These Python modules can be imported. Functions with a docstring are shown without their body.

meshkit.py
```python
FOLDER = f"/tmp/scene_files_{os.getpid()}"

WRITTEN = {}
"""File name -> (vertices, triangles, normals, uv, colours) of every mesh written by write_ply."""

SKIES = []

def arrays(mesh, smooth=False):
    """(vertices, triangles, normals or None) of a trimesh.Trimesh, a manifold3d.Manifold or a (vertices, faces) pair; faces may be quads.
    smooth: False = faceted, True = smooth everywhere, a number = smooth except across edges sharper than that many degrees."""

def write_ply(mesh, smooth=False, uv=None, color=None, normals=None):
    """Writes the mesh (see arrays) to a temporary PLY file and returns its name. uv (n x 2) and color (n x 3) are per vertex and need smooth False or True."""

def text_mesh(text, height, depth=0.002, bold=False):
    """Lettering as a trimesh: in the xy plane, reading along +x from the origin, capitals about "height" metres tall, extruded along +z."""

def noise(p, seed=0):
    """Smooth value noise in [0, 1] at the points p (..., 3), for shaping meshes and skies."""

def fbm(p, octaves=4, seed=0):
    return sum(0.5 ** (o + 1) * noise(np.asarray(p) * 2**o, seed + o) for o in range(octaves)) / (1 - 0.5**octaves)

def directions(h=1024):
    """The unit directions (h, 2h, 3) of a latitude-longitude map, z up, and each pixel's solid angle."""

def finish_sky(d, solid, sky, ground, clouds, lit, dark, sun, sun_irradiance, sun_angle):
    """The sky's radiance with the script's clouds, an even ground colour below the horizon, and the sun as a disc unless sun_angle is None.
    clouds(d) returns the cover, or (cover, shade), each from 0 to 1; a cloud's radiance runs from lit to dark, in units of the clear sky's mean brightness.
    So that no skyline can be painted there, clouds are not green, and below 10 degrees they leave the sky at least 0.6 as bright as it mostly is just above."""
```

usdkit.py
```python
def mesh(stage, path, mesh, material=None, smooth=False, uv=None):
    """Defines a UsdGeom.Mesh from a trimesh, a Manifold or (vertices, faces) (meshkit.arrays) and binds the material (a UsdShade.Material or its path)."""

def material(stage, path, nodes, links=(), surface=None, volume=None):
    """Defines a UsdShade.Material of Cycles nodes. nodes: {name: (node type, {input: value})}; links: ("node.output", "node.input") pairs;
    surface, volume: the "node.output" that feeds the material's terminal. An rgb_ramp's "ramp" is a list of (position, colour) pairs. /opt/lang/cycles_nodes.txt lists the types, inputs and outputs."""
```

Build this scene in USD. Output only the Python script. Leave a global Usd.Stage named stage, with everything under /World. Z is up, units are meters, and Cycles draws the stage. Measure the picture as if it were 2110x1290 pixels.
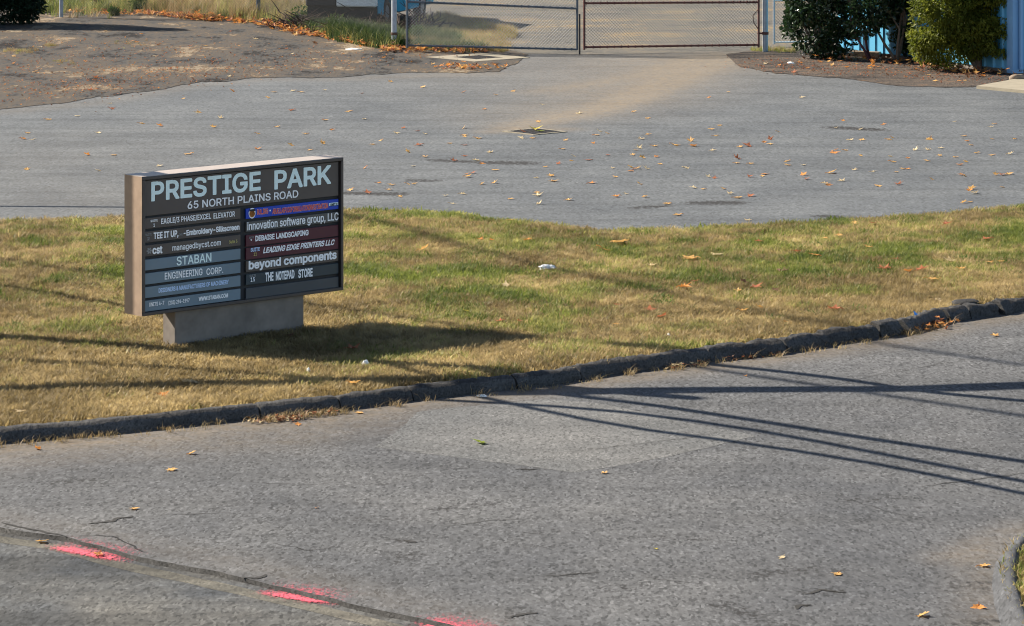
import math, random
import numpy as np, trimesh, shapely
from shapely.geometry import Polygon, LineString, Point
import usdkit, meshkit
from pxr import Usd, UsdGeom, UsdLux, UsdShade, Gf, Sdf, Vt

stage = Usd.Stage.CreateInMemory()
UsdGeom.SetStageUpAxis(stage, 'Z'); UsdGeom.SetStageMetersPerUnit(stage, 1.0)
world = UsdGeom.Xform.Define(stage, '/World'); stage.SetDefaultPrim(world.GetPrim())
UsdGeom.Scope.Define(stage, '/World/Looks')

# ------------------------------------------------------------------ camera, sky, sun, exposure
F, CX, YH, CAMH = 7000.0, 1055.0, -450.0, 6.08       # focal length and eye level of the photograph in its own pixels; eye height in metres
cam = UsdGeom.Camera.Define(stage, '/World/camera')
cam.AddTranslateOp().Set(Gf.Vec3d(0, 0, CAMH)); cam.AddRotateXOp().Set(90.0)
cam.CreateHorizontalApertureAttr(36.0); cam.CreateVerticalApertureAttr(36.0 * 1290 / 2110)
cam.CreateFocalLengthAttr(36.0 * F / 2110)
cam.CreateVerticalApertureOffsetAttr(-36.0 * (645 - YH) / 2110)
cam.CreateClippingRangeAttr(Gf.Vec2f(0.1, 5000.0))
cam.CreateExposureAttr(1.27)
SUN_H = np.array([-0.91, 0.415]); SUN_H /= np.linalg.norm(SUN_H)
SUN_EL = math.radians(36.5)
SUN = np.array([SUN_H[0] * math.cos(SUN_EL), SUN_H[1] * math.cos(SUN_EL), math.sin(SUN_EL)])
sky = UsdLux.DomeLight.Define(stage, '/World/sky')
sky_mat = usdkit.material(stage, '/World/Looks/sky_air', {
    'sky': ('sky_texture', {'sky_type': 'single_scattering', 'sun_disc': False, 'sun_elevation': SUN_EL, 'sun_rotation': math.atan2(SUN[0], SUN[1]), 'altitude': 100.0}),
    'bg': ('background_shader', {'strength': 0.053})}, [('sky.color', 'bg.color')], surface='bg.background')
UsdShade.MaterialBindingAPI.Apply(sky.GetPrim()).Bind(sky_mat)
sky.GetPrim().SetCustomDataByKey('kind', 'structure')
sun = UsdLux.DistantLight.Define(stage, '/World/sun')
sun.CreateIntensityAttr(1.25); sun.CreateAngleAttr(0.5); sun.CreateNormalizeAttr(True); sun.CreateColorAttr(Gf.Vec3f(1.0, 0.91, 0.77))
zax = Gf.Vec3d(*SUN); xax = Gf.Cross(Gf.Vec3d(0, 0, 1), zax).GetNormalized(); yax = Gf.Cross(zax, xax)
sun.AddTransformOp().Set(Gf.Matrix4d(xax[0], xax[1], xax[2], 0, yax[0], yax[1], yax[2], 0, zax[0], zax[1], zax[2], 0, 0, 0, 20, 1))

# ------------------------------------------------------------------ helpers
rng = np.random.default_rng(11)
def G(x, y, z=0.0):
    """The point at height z seen at pixel (x, y) of the photograph."""
    Z = F * (CAMH - z) / (y - YH)
    return np.array([(x - CX) / F * Z, Z, z])
def PX(X, Y, z=0.0):
    return CX + F * X / Y, YH + F * (CAMH - z) / Y
used = {}
def pathof(name, parent=None):
    base = (parent.GetPath().pathString if parent is not None else '/World') + '/'
    n = used.get(base + name, -1) + 1
    used[base + name] = n
    return base + (name if n == 0 else f'{name}_{n:03d}')
def tag(prim, label=None, category=None, group=None, kind=None):
    for k, v in (('label', label), ('category', category), ('group', group), ('kind', kind)):
        if v: prim.SetCustomDataByKey(k, v)
    return prim
def thing(name, label=None, category=None, loc=(0, 0, 0), rot=0.0, group=None, kind=None):
    x = UsdGeom.Xform.Define(stage, pathof(name))
    x.AddTranslateOp().Set(Gf.Vec3d(*map(float, loc))); x.AddRotateZOp().Set(float(rot))
    return tag(x.GetPrim(), label, category, group, kind)
def obj(name, mesh, mat, parent=None, smooth=False, label=None, category=None, group=None, kind=None, prim=None):
    m = usdkit.mesh(stage, pathof(name, parent), mesh, M[mat] if isinstance(mat, str) else mat, smooth=smooth)
    if prim:
        for k, v in prim.items():
            UsdGeom.PrimvarsAPI(m).CreatePrimvar(k, Sdf.ValueTypeNames.FloatArray, 'vertex').Set(Vt.FloatArray.FromNumpy(np.asarray(v, np.float32)))
    return tag(m.GetPrim(), label, category, group, kind)
def move(mesh, t=(0, 0, 0), rz=0.0):
    m = mesh.copy()
    if rz: m.apply_transform(trimesh.transformations.rotation_matrix(rz, [0, 0, 1]))
    m.apply_translation(t); return m
def cat(ms): return trimesh.util.concatenate(ms)
def box(x0, x1, y0, y1, z0, z1, r=0.0):
    if r <= 0:
        m = trimesh.creation.box([x1 - x0, y1 - y0, z1 - z0])
    else:
        xs, ys, zs = (x1 - x0) / 2, (y1 - y0) / 2, (z1 - z0) / 2
        p = np.array([[sx * (xs - (r if k != 0 else 0)), sy * (ys - (r if k != 1 else 0)), sz * (zs - (r if k != 2 else 0))] for sx in (-1, 1) for sy in (-1, 1) for sz in (-1, 1) for k in range(3)])
        m = trimesh.convex.convex_hull(p)
    m.apply_translation([(x0 + x1) / 2, (y0 + y1) / 2, (z0 + z1) / 2]); return m
def tube(pts, r, n=8, cap=True):
    p = np.asarray(pts, float); r = np.broadcast_to(np.asarray(r, float), (len(p),))
    t = np.gradient(p, axis=0); t /= np.linalg.norm(t, axis=1, keepdims=True) + 1e-12
    a = np.cross(t, np.where(np.abs(t[:, 2:]) < 0.9, [[0, 0, 1.0]], [[1.0, 0, 0]])); a /= np.linalg.norm(a, axis=1, keepdims=True) + 1e-12
    b = np.cross(t, a); ang = np.arange(n) * 2 * np.pi / n
    v = p[:, None] + r[:, None, None] * (np.cos(ang)[None, :, None] * a[:, None] + np.sin(ang)[None, :, None] * b[:, None])
    i, j = np.meshgrid(np.arange(len(p) - 1), np.arange(n), indexing='ij')
    q = np.stack([i * n + j, i * n + (j + 1) % n, (i + 1) * n + (j + 1) % n, (i + 1) * n + j], -1).reshape(-1, 4)
    f = np.vstack([q[:, [0, 1, 2]], q[:, [0, 2, 3]]]); v = v.reshape(-1, 3)
    if cap:
        e = (len(p) - 1) * n
        f = np.vstack([f, [[0, k + 1, k] for k in range(1, n - 1)], [[e, e + k, e + k + 1] for k in range(1, n - 1)]])
    return trimesh.Trimesh(v, f, process=False)
def nz(X, Y, s, seed=0, oct=3):
    X, Y = np.asarray(X, float), np.asarray(Y, float)
    return meshkit.fbm(np.stack([X * s + 100, Y * s + 100, np.full_like(X, 0.37 + seed)], -1), oct, seed)
def sheet(poly, z, step=None):
    """A flat polygon as a mesh."""
    v, f = trimesh.creation.triangulate_polygon(poly, engine='earcut')
    return trimesh.Trimesh(np.column_stack([v, np.full(len(v), z)]), f, process=False)
def grid(xs, ys, zfun=None):
    X, Y = np.meshgrid(xs, ys)
    Z = np.zeros_like(X) if zfun is None else zfun(X, Y)
    n, m = X.shape
    i, j = np.meshgrid(np.arange(n - 1), np.arange(m - 1), indexing='ij')
    q = np.stack([i * m + j, i * m + j + 1, (i + 1) * m + j + 1, (i + 1) * m + j], -1).reshape(-1, 4)
    return np.stack([X, Y, Z], -1).reshape(-1, 3), np.vstack([q[:, :3], q[:, [0, 2, 3]]])
def soft(poly_px, X, Y, w):
    """1 inside a pixel polygon laid on the ground, falling to 0 over w metres."""
    P = Polygon([G(*p)[:2] for p in poly_px]).buffer(0)
    pts = shapely.points(X.ravel(), Y.ravel())
    d = np.where(shapely.contains(P, pts), shapely.distance(P.exterior, pts), -shapely.distance(P.exterior, pts))
    t = np.clip(d / w * 0.5 + 0.5, 0, 1)
    return (t * t * (3 - 2 * t)).reshape(X.shape)
def softline(line_px, X, Y, w):
    L = LineString([G(*p)[:2] for p in line_px])
    d = shapely.distance(L, shapely.points(X.ravel(), Y.ravel()))
    return np.exp(-(d / w) ** 2).reshape(X.shape)

# ------------------------------------------------------------------ materials
M = {}
def mat(name, nodes, links, surface='p.BSDF'):
    M[name] = usdkit.material(stage, '/World/Looks/' + name, nodes, links, surface=surface); return M[name]
def plain(name, col, rough=0.6, metal=0.0, var=0.12, scale=14.0, bump=0.0, spec=0.5, coat=0.0):
    c = np.array(col)
    nodes = {'g': ('geometry', {}), 'n': ('noise_texture', {'scale': scale, 'detail': 5.0, 'roughness': 0.65}),
             'r': ('rgb_ramp', {'ramp': [(0.25, tuple(c * (1 - var))), (0.75, tuple(np.minimum(c * (1 + var), 1)))]}),
             'p': ('principled_bsdf', {'roughness': rough, 'metallic': metal, 'specular_ior_level': spec, 'coat_weight': coat})}
    links = [('g.position', 'n.vector'), ('n.fac', 'r.fac'), ('r.color', 'p.base_color')]
    if bump:
        nodes['b'] = ('bump', {'strength': bump, 'distance': 0.01}); links += [('n.fac', 'b.height'), ('b.normal', 'p.normal')]
    return mat(name, nodes, links)
def asphalt(name, dark, light, tan=(0.27, 0.205, 0.13), grain=55.0, speck=0.5, tan_on=True, streak=0.5, streak_dir=0.0, bumpd=0.012):
    """Weathered asphalt: aggregate grain, cloudy wear, faint long streaks; primvars dirt and broken lay sand and broken patches on it."""
    nodes = {'g': ('geometry', {}),
        'n1': ('noise_texture', {'scale': 0.55, 'detail': 6.0, 'roughness': 0.6}),
        'gm': ('mapping', {'scale': (1.0, 0.3, 1.0)}), 'n2': ('noise_texture', {'scale': grain, 'detail': 4.0, 'roughness': 0.82}),
        'vm': ('mapping', {'scale': (1.0, 0.42, 1.0)}), 'v': ('voronoi_texture', {'scale': grain * 2.6, 'feature': 'f1'}), 'vb': ('rgb_to_bw', {}), 'vr': ('rgb_ramp', {'ramp': [(0.12, (1 - 0.72 * speck,) * 3), (0.42, (1.0,) * 3), (0.62, (1.0,) * 3), (0.95, (1 + 0.75 * speck,) * 3)]}), 'mu0': ('mix_color', {'blend_type': 'multiply', 'fac': 1.0, 'use_clamp': False}),
        'mp': ('mapping', {'scale': (0.12, 1.5, 1.0), 'rotation': (0, 0, streak_dir)}), 'n3': ('noise_texture', {'scale': 1.3, 'detail': 3.0, 'roughness': 0.5}),
        'ramp': ('rgb_ramp', {'ramp': [(0.3, dark), (0.72, light)]}),
        'sp': ('rgb_ramp', {'ramp': [(0.30, (max(1 - speck * 0.6, 0.1),) * 3), (0.47, (1.0,) * 3), (0.53, (1.0,) * 3), (0.72, (1 + speck * 0.45,) * 3)]}),
        'mu': ('mix_color', {'blend_type': 'multiply', 'fac': 1.0, 'use_clamp': False}),
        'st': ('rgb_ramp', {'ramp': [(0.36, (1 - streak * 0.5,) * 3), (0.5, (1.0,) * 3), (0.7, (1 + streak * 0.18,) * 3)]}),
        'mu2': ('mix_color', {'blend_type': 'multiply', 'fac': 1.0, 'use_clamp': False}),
        'p': ('principled_bsdf', {'roughness': 0.85, 'specular_ior_level': 0.3}),
        'b': ('bump', {'strength': 0.8 if bumpd > 0.015 else 0.22, 'distance': bumpd})}
    links = [('g.position', 'n1.vector'), ('g.position', 'gm.vector'), ('gm.vector', 'n2.vector'), ('g.position', 'vm.vector'), ('vm.vector', 'v.vector'), ('v.color', 'vb.color'), ('vb.val', 'vr.fac'), ('g.position', 'mp.vector'), ('mp.vector', 'n3.vector'),
        ('n1.fac', 'ramp.fac'), ('n2.fac', 'sp.fac'), ('ramp.color', 'mu0.a'), ('vr.color', 'mu0.b'), ('mu0.result', 'mu.a'), ('sp.color', 'mu.b'), ('n3.fac', 'st.fac'), ('mu.result', 'mu2.a'), ('st.color', 'mu2.b'),
        ('n2.fac', 'b.height'), ('b.normal', 'p.normal')]
    last = 'mu2.result'
    if tan_on:
        nodes |= {'ad': ('attribute', {'attribute': 'dirt'}), 'nt': ('noise_texture', {'scale': 6.0, 'detail': 6.0, 'roughness': 0.7}),
            'mt': ('math', {'math_type': 'multiply_add', 'value2': 1.5, 'value3': -0.25}), 'md': ('math', {'math_type': 'multiply', 'use_clamp': True}),
            'mixd': ('mix_color', {'blend_type': 'mix', 'b': tan}),
            'ab': ('attribute', {'attribute': 'broken'}), 'mpb': ('mapping', {'scale': (1.0, 0.6, 1.0)}), 'nb': ('noise_texture', {'scale': 16.0, 'detail': 4.0, 'roughness': 0.7}),
            'mb': ('math', {'math_type': 'add'}), 'rb': ('rgb_ramp', {'ramp': [(0.86, (0, 0, 0)), (1.0, (1, 1, 1))]}), 'mixb': ('mix_color', {'blend_type': 'mix', 'b': (0.022, 0.021, 0.021)})}
        links += [('g.position', 'nt.vector'), ('nt.fac', 'mt.value1'), ('ad.fac', 'md.value1'), ('mt.value', 'md.value2'), ('md.value', 'mixd.fac'), (last, 'mixd.a'),
            ('g.position', 'mpb.vector'), ('mpb.vector', 'nb.vector'), ('nb.fac', 'mb.value1'), ('ab.fac', 'mb.value2'), ('mb.value', 'rb.fac'), ('rb.color', 'mixb.fac'), ('mixd.result', 'mixb.a')]
        last = 'mixb.result'
    links.append((last, 'p.base_color'))
    return mat(name, nodes, links)
asphalt('lot_asphalt', (0.0686, 0.0757, 0.0845), (0.1144, 0.1223, 0.1294), tan=(0.2376, 0.1804, 0.1144), grain=12.0, speck=0.42, streak=0.30, streak_dir=0.10)
asphalt('drive_asphalt', (0.0581, 0.0607, 0.0669), (0.1038, 0.1047, 0.1074), tan=(0.1760, 0.1364, 0.0924), grain=17.0, speck=0.75, streak=0.28, streak_dir=-0.1)
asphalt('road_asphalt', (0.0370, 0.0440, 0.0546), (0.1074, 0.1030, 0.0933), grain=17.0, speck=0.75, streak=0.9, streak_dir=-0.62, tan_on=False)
asphalt('patch_asphalt', (0.0898, 0.0924, 0.0950), (0.1364, 0.1346, 0.1320), grain=19.0, speck=0.6, streak=0.2, tan_on=False)
asphalt('kerb_asphalt', (0.0264, 0.0264, 0.0282), (0.0836, 0.0810, 0.0792), grain=26.0, speck=0.6, streak=0.3, tan_on=False, bumpd=0.02)
asphalt('berm_asphalt', (0.040, 0.043, 0.050), (0.068, 0.070, 0.076), grain=17.0, speck=0.6, streak=0.2, tan_on=False)
asphalt('edge_asphalt', (0.0194, 0.0194, 0.0202), (0.0528, 0.0510, 0.0493), grain=24.0, speck=0.9, streak=0.3, tan_on=False)
asphalt('joint_asphalt', (0.0748, 0.0722, 0.0616), (0.1364, 0.1250, 0.1012), grain=20.0, speck=0.5, streak=0.9, streak_dir=-0.62, tan_on=False)
def soil(name, cols, s1=1.2, s2=14.0, bump=0.03, stretch=(0.5, 1.0, 1.0), st2=(1.0, 1.0, 1.0), con=1.25):
    n = len(cols)
    nodes = {'g': ('geometry', {}), 'mp': ('mapping', {'scale': stretch}), 'mp2': ('mapping', {'scale': st2}), 'n1': ('noise_texture', {'scale': s1, 'detail': 8.0, 'roughness': 0.72}), 'n2': ('noise_texture', {'scale': s2, 'detail': 5.0, 'roughness': 0.75}),
        'm': ('math', {'math_type': 'multiply_add', 'value2': con}), 'm0': ('math', {'math_type': 'multiply_add', 'value2': 0.85, 'value3': -0.55 - (con - 1.25) / 2}),
        'r': ('rgb_ramp', {'ramp': [(0.22 + 0.56 * k / (n - 1), c) for k, c in enumerate(cols)]}),
        'p': ('principled_bsdf', {'roughness': 0.95, 'specular_ior_level': 0.15}), 'b': ('bump', {'strength': 1.0, 'distance': bump})}
    return mat(name, nodes, [('g.position', 'mp.vector'), ('mp.vector', 'n1.vector'), ('g.position', 'mp2.vector'), ('mp2.vector', 'n2.vector'), ('n2.fac', 'm0.value1'), ('n1.fac', 'm.value1'), ('m0.value', 'm.value3'), ('m.value', 'r.fac'), ('r.color', 'p.base_color'), ('n2.fac', 'b.height'), ('b.normal', 'p.normal')])
soil('verge_soil', [(0.0148, 0.0123, 0.0115), (0.0451, 0.0410, 0.0377), (0.0615, 0.0623, 0.0631), (0.0861, 0.0656, 0.0476), (0.0697, 0.0681, 0.0656), (0.1148, 0.0754, 0.0426), (0.2132, 0.1722, 0.1230)], s1=0.9, s2=9.0, stretch=(0.7, 0.35, 1), st2=(1, 0.25, 1), con=2.4)
soil('yard_gravel', [(0.07, 0.067, 0.062), (0.11, 0.104, 0.094), (0.14, 0.122, 0.096), (0.23, 0.165, 0.09)], s1=0.8, s2=9.0, stretch=(0.35, 0.5, 1), st2=(0.7, 0.3, 1), con=1.9)
soil('mulch', [(0.03, 0.026, 0.024), (0.075, 0.062, 0.055), (0.095, 0.078, 0.065), (0.16, 0.10, 0.065)], s1=1.5, s2=14.0, bump=0.06, st2=(1, 0.25, 1), con=1.9)
soil('lawn_soil', [(0.12, 0.105, 0.045), (0.30, 0.25, 0.12), (0.46, 0.38, 0.21)], s1=2.5, s2=25.0, bump=0.05)
soil('far_ground', [(0.10, 0.10, 0.09), (0.16, 0.15, 0.13), (0.20, 0.18, 0.15)], s1=0.3)
soil('debris', [(0.07, 0.05, 0.035), (0.20, 0.14, 0.085), (0.34, 0.26, 0.17)], s1=6.0, s2=40.0)
def leafy(name, ramp, trans=0.35, rough=0.5, spec=0.3, s=0.6):
    """Leaf or grass blade: tone differs from blade to blade and in drifts over the ground; light passes through."""
    n = len(ramp)
    nodes = {'g': ('geometry', {}), 'n': ('noise_texture', {'scale': s, 'detail': 3.0}), 'a': ('math', {'math_type': 'multiply_add', 'value2': 0.75}), 'am': ('math', {'math_type': 'subtract', 'value2': 0.33}), 'n8': ('noise_texture', {'scale': 7.0, 'detail': 3.0}), 'a8': ('math', {'math_type': 'multiply_add', 'value2': 0.9, 'value3': -0.45}), 'a0': ('math', {'math_type': 'multiply_add', 'value2': 0.9}),
        'r': ('rgb_ramp', {'ramp': [(k / (n - 1), c) for k, c in enumerate(ramp)]}),
        'p': ('principled_bsdf', {'roughness': rough, 'specular_ior_level': spec}), 't': ('translucent_bsdf', {}), 'mx': ('mix_closure', {'fac': trans})}
    return mat(name, nodes, [('g.position', 'n.vector'), ('g.position', 'n8.vector'), ('n8.fac', 'a8.value1'), ('a8.value', 'a0.value3'), ('n.fac', 'a0.value1'), ('g.random_per_island', 'a.value1'), ('a0.value', 'am.value1'), ('am.value', 'a.value3'), ('a.value', 'r.fac'), ('r.color', 'p.base_color'), ('r.color', 't.color'), ('p.BSDF', 'mx.closure1'), ('t.BSDF', 'mx.closure2')], surface='mx.closure')
leafy('grass_green', [(0.10, 0.135, 0.028), (0.24, 0.275, 0.06), (0.39, 0.40, 0.11), (0.56, 0.51, 0.22)], trans=0.5)
leafy('grass_olive', [(0.18, 0.175, 0.055), (0.44, 0.42, 0.14), (0.66, 0.60, 0.25), (0.84, 0.75, 0.40)], trans=0.5)
leafy('grass_dry', [(0.22, 0.165, 0.075), (0.54, 0.42, 0.205), (0.77, 0.61, 0.34), (0.92, 0.79, 0.53)], trans=0.5)
leafy('weed_green', [(0.03, 0.06, 0.012), (0.07, 0.13, 0.02), (0.12, 0.20, 0.03)], trans=0.4)
leafy('verge_green', [(0.03, 0.06, 0.022), (0.07, 0.105, 0.035), (0.14, 0.15, 0.06)])
leafy('lawn_weed', [(0.07, 0.13, 0.02), (0.15, 0.24, 0.04), (0.26, 0.36, 0.07)], trans=0.5)
leafy('straw', [(0.30, 0.22, 0.11), (0.50, 0.36, 0.18), (0.66, 0.50, 0.29)])
leafy('tall_green', [(0.07, 0.105, 0.04), (0.15, 0.19, 0.06), (0.28, 0.27, 0.12)])
leafy('shrub_dark', [(0.018, 0.042, 0.015), (0.045, 0.085, 0.028), (0.085, 0.13, 0.05)], trans=0.22, rough=0.27, spec=0.8, s=3.0)
leafy('shrub_yellow', [(0.09, 0.115, 0.014), (0.25, 0.265, 0.035), (0.42, 0.40, 0.06), (0.52, 0.42, 0.09)], trans=0.5, s=3.0)
leafy('evergreen', [(0.012, 0.03, 0.014), (0.022, 0.05, 0.022), (0.035, 0.07, 0.03)], trans=0.15, s=3.0)
LEAFCOL = {'orange': (0.66, 0.28, 0.075), 'amber': (0.76, 0.45, 0.16), 'rust': (0.42, 0.15, 0.07), 'pale': (0.82, 0.62, 0.38), 'brown': (0.20, 0.105, 0.06), 'yellow': (0.62, 0.50, 0.07), 'green': (0.36, 0.44, 0.08)}
for k, c in LEAFCOL.items():
    c = np.array(c)
    mat('leaf_' + k, {'g': ('geometry', {}), 'n': ('noise_texture', {'scale': 22.0, 'detail': 3.0}), 'r': ('rgb_ramp', {'ramp': [(0.3, tuple(c * 0.6)), (0.7, tuple(np.minimum(c * 1.2, 0.9)))]}),
        'p': ('principled_bsdf', {'roughness': 0.6, 'specular_ior_level': 0.3}), 't': ('translucent_bsdf', {}), 'mx': ('mix_closure', {'fac': 0.35})},
        [('g.position', 'n.vector'), ('n.fac', 'r.fac'), ('r.color', 'p.base_color'), ('r.color', 't.color'), ('p.BSDF', 'mx.closure1'), ('t.BSDF', 'mx.closure2')], surface='mx.closure')
plain('bronze', (0.085, 0.072, 0.066), 0.42, 0.35, var=0.15, scale=5)
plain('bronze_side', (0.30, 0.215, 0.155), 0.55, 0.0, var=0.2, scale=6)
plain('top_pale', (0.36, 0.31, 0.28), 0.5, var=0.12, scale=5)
plain('sign_recess', (0.012, 0.013, 0.017), 0.6)
plain('panel_brown', (0.088, 0.072, 0.066), 0.35, var=0.12, scale=3)
plain('panel_slate', (0.155, 0.215, 0.265), 0.35, var=0.1, scale=3)
plain('panel_teal', (0.028, 0.045, 0.058), 0.35, var=0.1, scale=3)
plain('panel_steel', (0.055, 0.064, 0.075), 0.4, var=0.1, scale=3)
plain('panel_grey', (0.085, 0.085, 0.085), 0.4, var=0.1, scale=3)
plain('panel_maroon', (0.075, 0.014, 0.028), 0.35, var=0.1, scale=3)
plain('panel_blue', (0.012, 0.06, 0.48), 0.3, var=0.05, scale=3)
plain('letter_pale', (0.80, 0.95, 0.95), 0.4, var=0.04)
plain('letter_white', (0.93, 0.94, 0.97), 0.4, var=0.04)
plain('letter_blue', (0.50, 0.66, 0.92), 0.4, var=0.05)
plain('letter_dim', (0.26, 0.27, 0.28), 0.4, var=0.1)
plain('letter_red', (0.80, 0.10, 0.05), 0.4, var=0.05)
plain('letter_gold', (0.50, 0.44, 0.16), 0.4, var=0.05)
plain('concrete', (0.18, 0.155, 0.135), 0.9, var=0.38, scale=3, bump=0.3)
plain('concrete_pale', (0.25, 0.22, 0.165), 0.9, var=0.15, scale=5, bump=0.3)
plain('iron', (0.035, 0.032, 0.032), 0.6, 0.5, var=0.4, scale=20)
plain('iron_dark', (0.006, 0.006, 0.007), 0.9)
plain('galvanised', (0.36, 0.40, 0.45), 0.5, 0.3, var=0.2, scale=8)
plain('galvanised_dark', (0.10, 0.115, 0.135), 0.5, 0.3, var=0.35, scale=9)
plain('rusty', (0.12, 0.05, 0.042), 0.75, 0.1, var=0.5, scale=16)
plain('wire_dark', (0.05, 0.05, 0.05), 0.6, 0.2, var=0.3, scale=5)
plain('wire_pale', (0.22, 0.24, 0.26), 0.6, 0.2, var=0.3, scale=5)
plain('wire', (0.13, 0.13, 0.13), 0.6, 0.2, var=0.3, scale=5)
plain('brush', (0.05, 0.032, 0.026), 0.9, var=0.5, scale=12)
plain('bark', (0.14, 0.105, 0.08), 0.9, var=0.4, scale=18, bump=0.5)
plain('bark_red', (0.07, 0.02, 0.025), 0.8, var=0.4, scale=18)
plain('pole_wood', (0.12, 0.09, 0.065), 0.9, var=0.3, scale=10, bump=0.4)
plain('cable', (0.02, 0.02, 0.02), 0.6)
plain('siding_blue', (0.085, 0.32, 0.52), 0.4, var=0.06, scale=2)
plain('trim_blue', (0.16, 0.33, 0.55), 0.4, var=0.06, scale=2)
plain('roof_grey', (0.25, 0.26, 0.27), 0.5)
plain('van_teal', (0.035, 0.25, 0.36), 0.8, var=0.15, scale=3, spec=0.1)
plain('van_white', (0.72, 0.72, 0.70), 0.5, var=0.1, scale=8)
plain('rubber', (0.018, 0.018, 0.019), 0.8)
plain('glass_dark', (0.02, 0.025, 0.03), 0.08, spec=0.8)
plain('lamp_red', (0.35, 0.02, 0.02), 0.25)
plain('litter_white', (0.78, 0.78, 0.76), 0.6, var=0.05)
plain('litter_blue', (0.03, 0.28, 0.75), 0.35, var=0.1)
plain('litter_pink', (0.62, 0.20, 0.28), 0.5, var=0.1)
plain('timber', (0.20, 0.15, 0.11), 0.9, var=0.4, scale=12, bump=0.4)
plain('crack', (0.020, 0.019, 0.018), 0.95, var=0.3)
mat('spray_pink', {'g': ('geometry', {}), 'a': ('attribute', {'attribute': 'paint'}), 'mp': ('mapping', {'scale': (1.0, 0.4, 1.0)}), 'n': ('noise_texture', {'scale': 34.0, 'detail': 3.0, 'roughness': 0.8}), 'm': ('math', {'math_type': 'multiply_add', 'value2': 4.6, 'value3': -2.4}), 's': ('math', {'math_type': 'add', 'use_clamp': True}),
    'k': ('math', {'math_type': 'multiply', 'use_clamp': True}),
    'p': ('principled_bsdf', {'base_color': (0.58, 0.085, 0.125), 'roughness': 0.7}), 't': ('transparent_bsdf', {}), 'mx': ('mix_closure', {})},
    [('g.position', 'mp.vector'), ('mp.vector', 'n.vector'), ('n.fac', 'm.value1'), ('a.fac', 's.value1'), ('m.value', 's.value2'), ('s.value', 'k.value1'), ('a.fac', 'k.value2'), ('k.value', 'mx.fac'), ('t.BSDF', 'mx.closure1'), ('p.BSDF', 'mx.closure2')], surface='mx.closure')

# ------------------------------------------------------------------ ground, road, driveway, lot
def pts(px, z=0.0): return np.array([G(x, y, z)[:2] for x, y in px])
KERB_PX = [(-900, 985), (-400, 948), (0, 914), (260, 892), (540, 863), (703, 846), (830, 829), (932, 817), (1074, 801), (1147, 793), (1260, 773), (1474, 744), (1609, 728), (1698, 714), (1841, 694), (1959, 664), (2065, 649), (2110, 641), (2400, 590), (2800, 520)]
BACK_PX = [(-900, 475), (-300, 463), (0, 458), (250, 450), (710, 435), (860, 437), (960, 446), (1100, 462), (1200, 473), (1260, 478), (1400, 474), (1550, 466), (1700, 458), (1900, 446), (2110, 426), (2400, 395), (2800, 360)]
SEAM_PX = [(-900, 925), (-400, 1002), (-100, 1064), (0, 1085), (65, 1097), (150, 1108), (260, 1139), (400, 1169), (520, 1195), (640, 1222), (760, 1250), (890, 1281), (1000, 1305), (1300, 1375), (1700, 1470)]
def densify(p, n):
    p = np.asarray(p, float); s = np.r_[0, np.cumsum(np.linalg.norm(np.diff(p, axis=0), axis=1))]
    u = np.linspace(0, s[-1], n)
    return np.column_stack([np.interp(u, s, p[:, k]) for k in range(p.shape[1])])
kerb_line = densify(pts(KERB_PX), 900)
back_line = pts(BACK_PX)
seam = densify(pts(SEAM_PX), 900); seam0 = densify(pts(SEAM_PX), 300)
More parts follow.
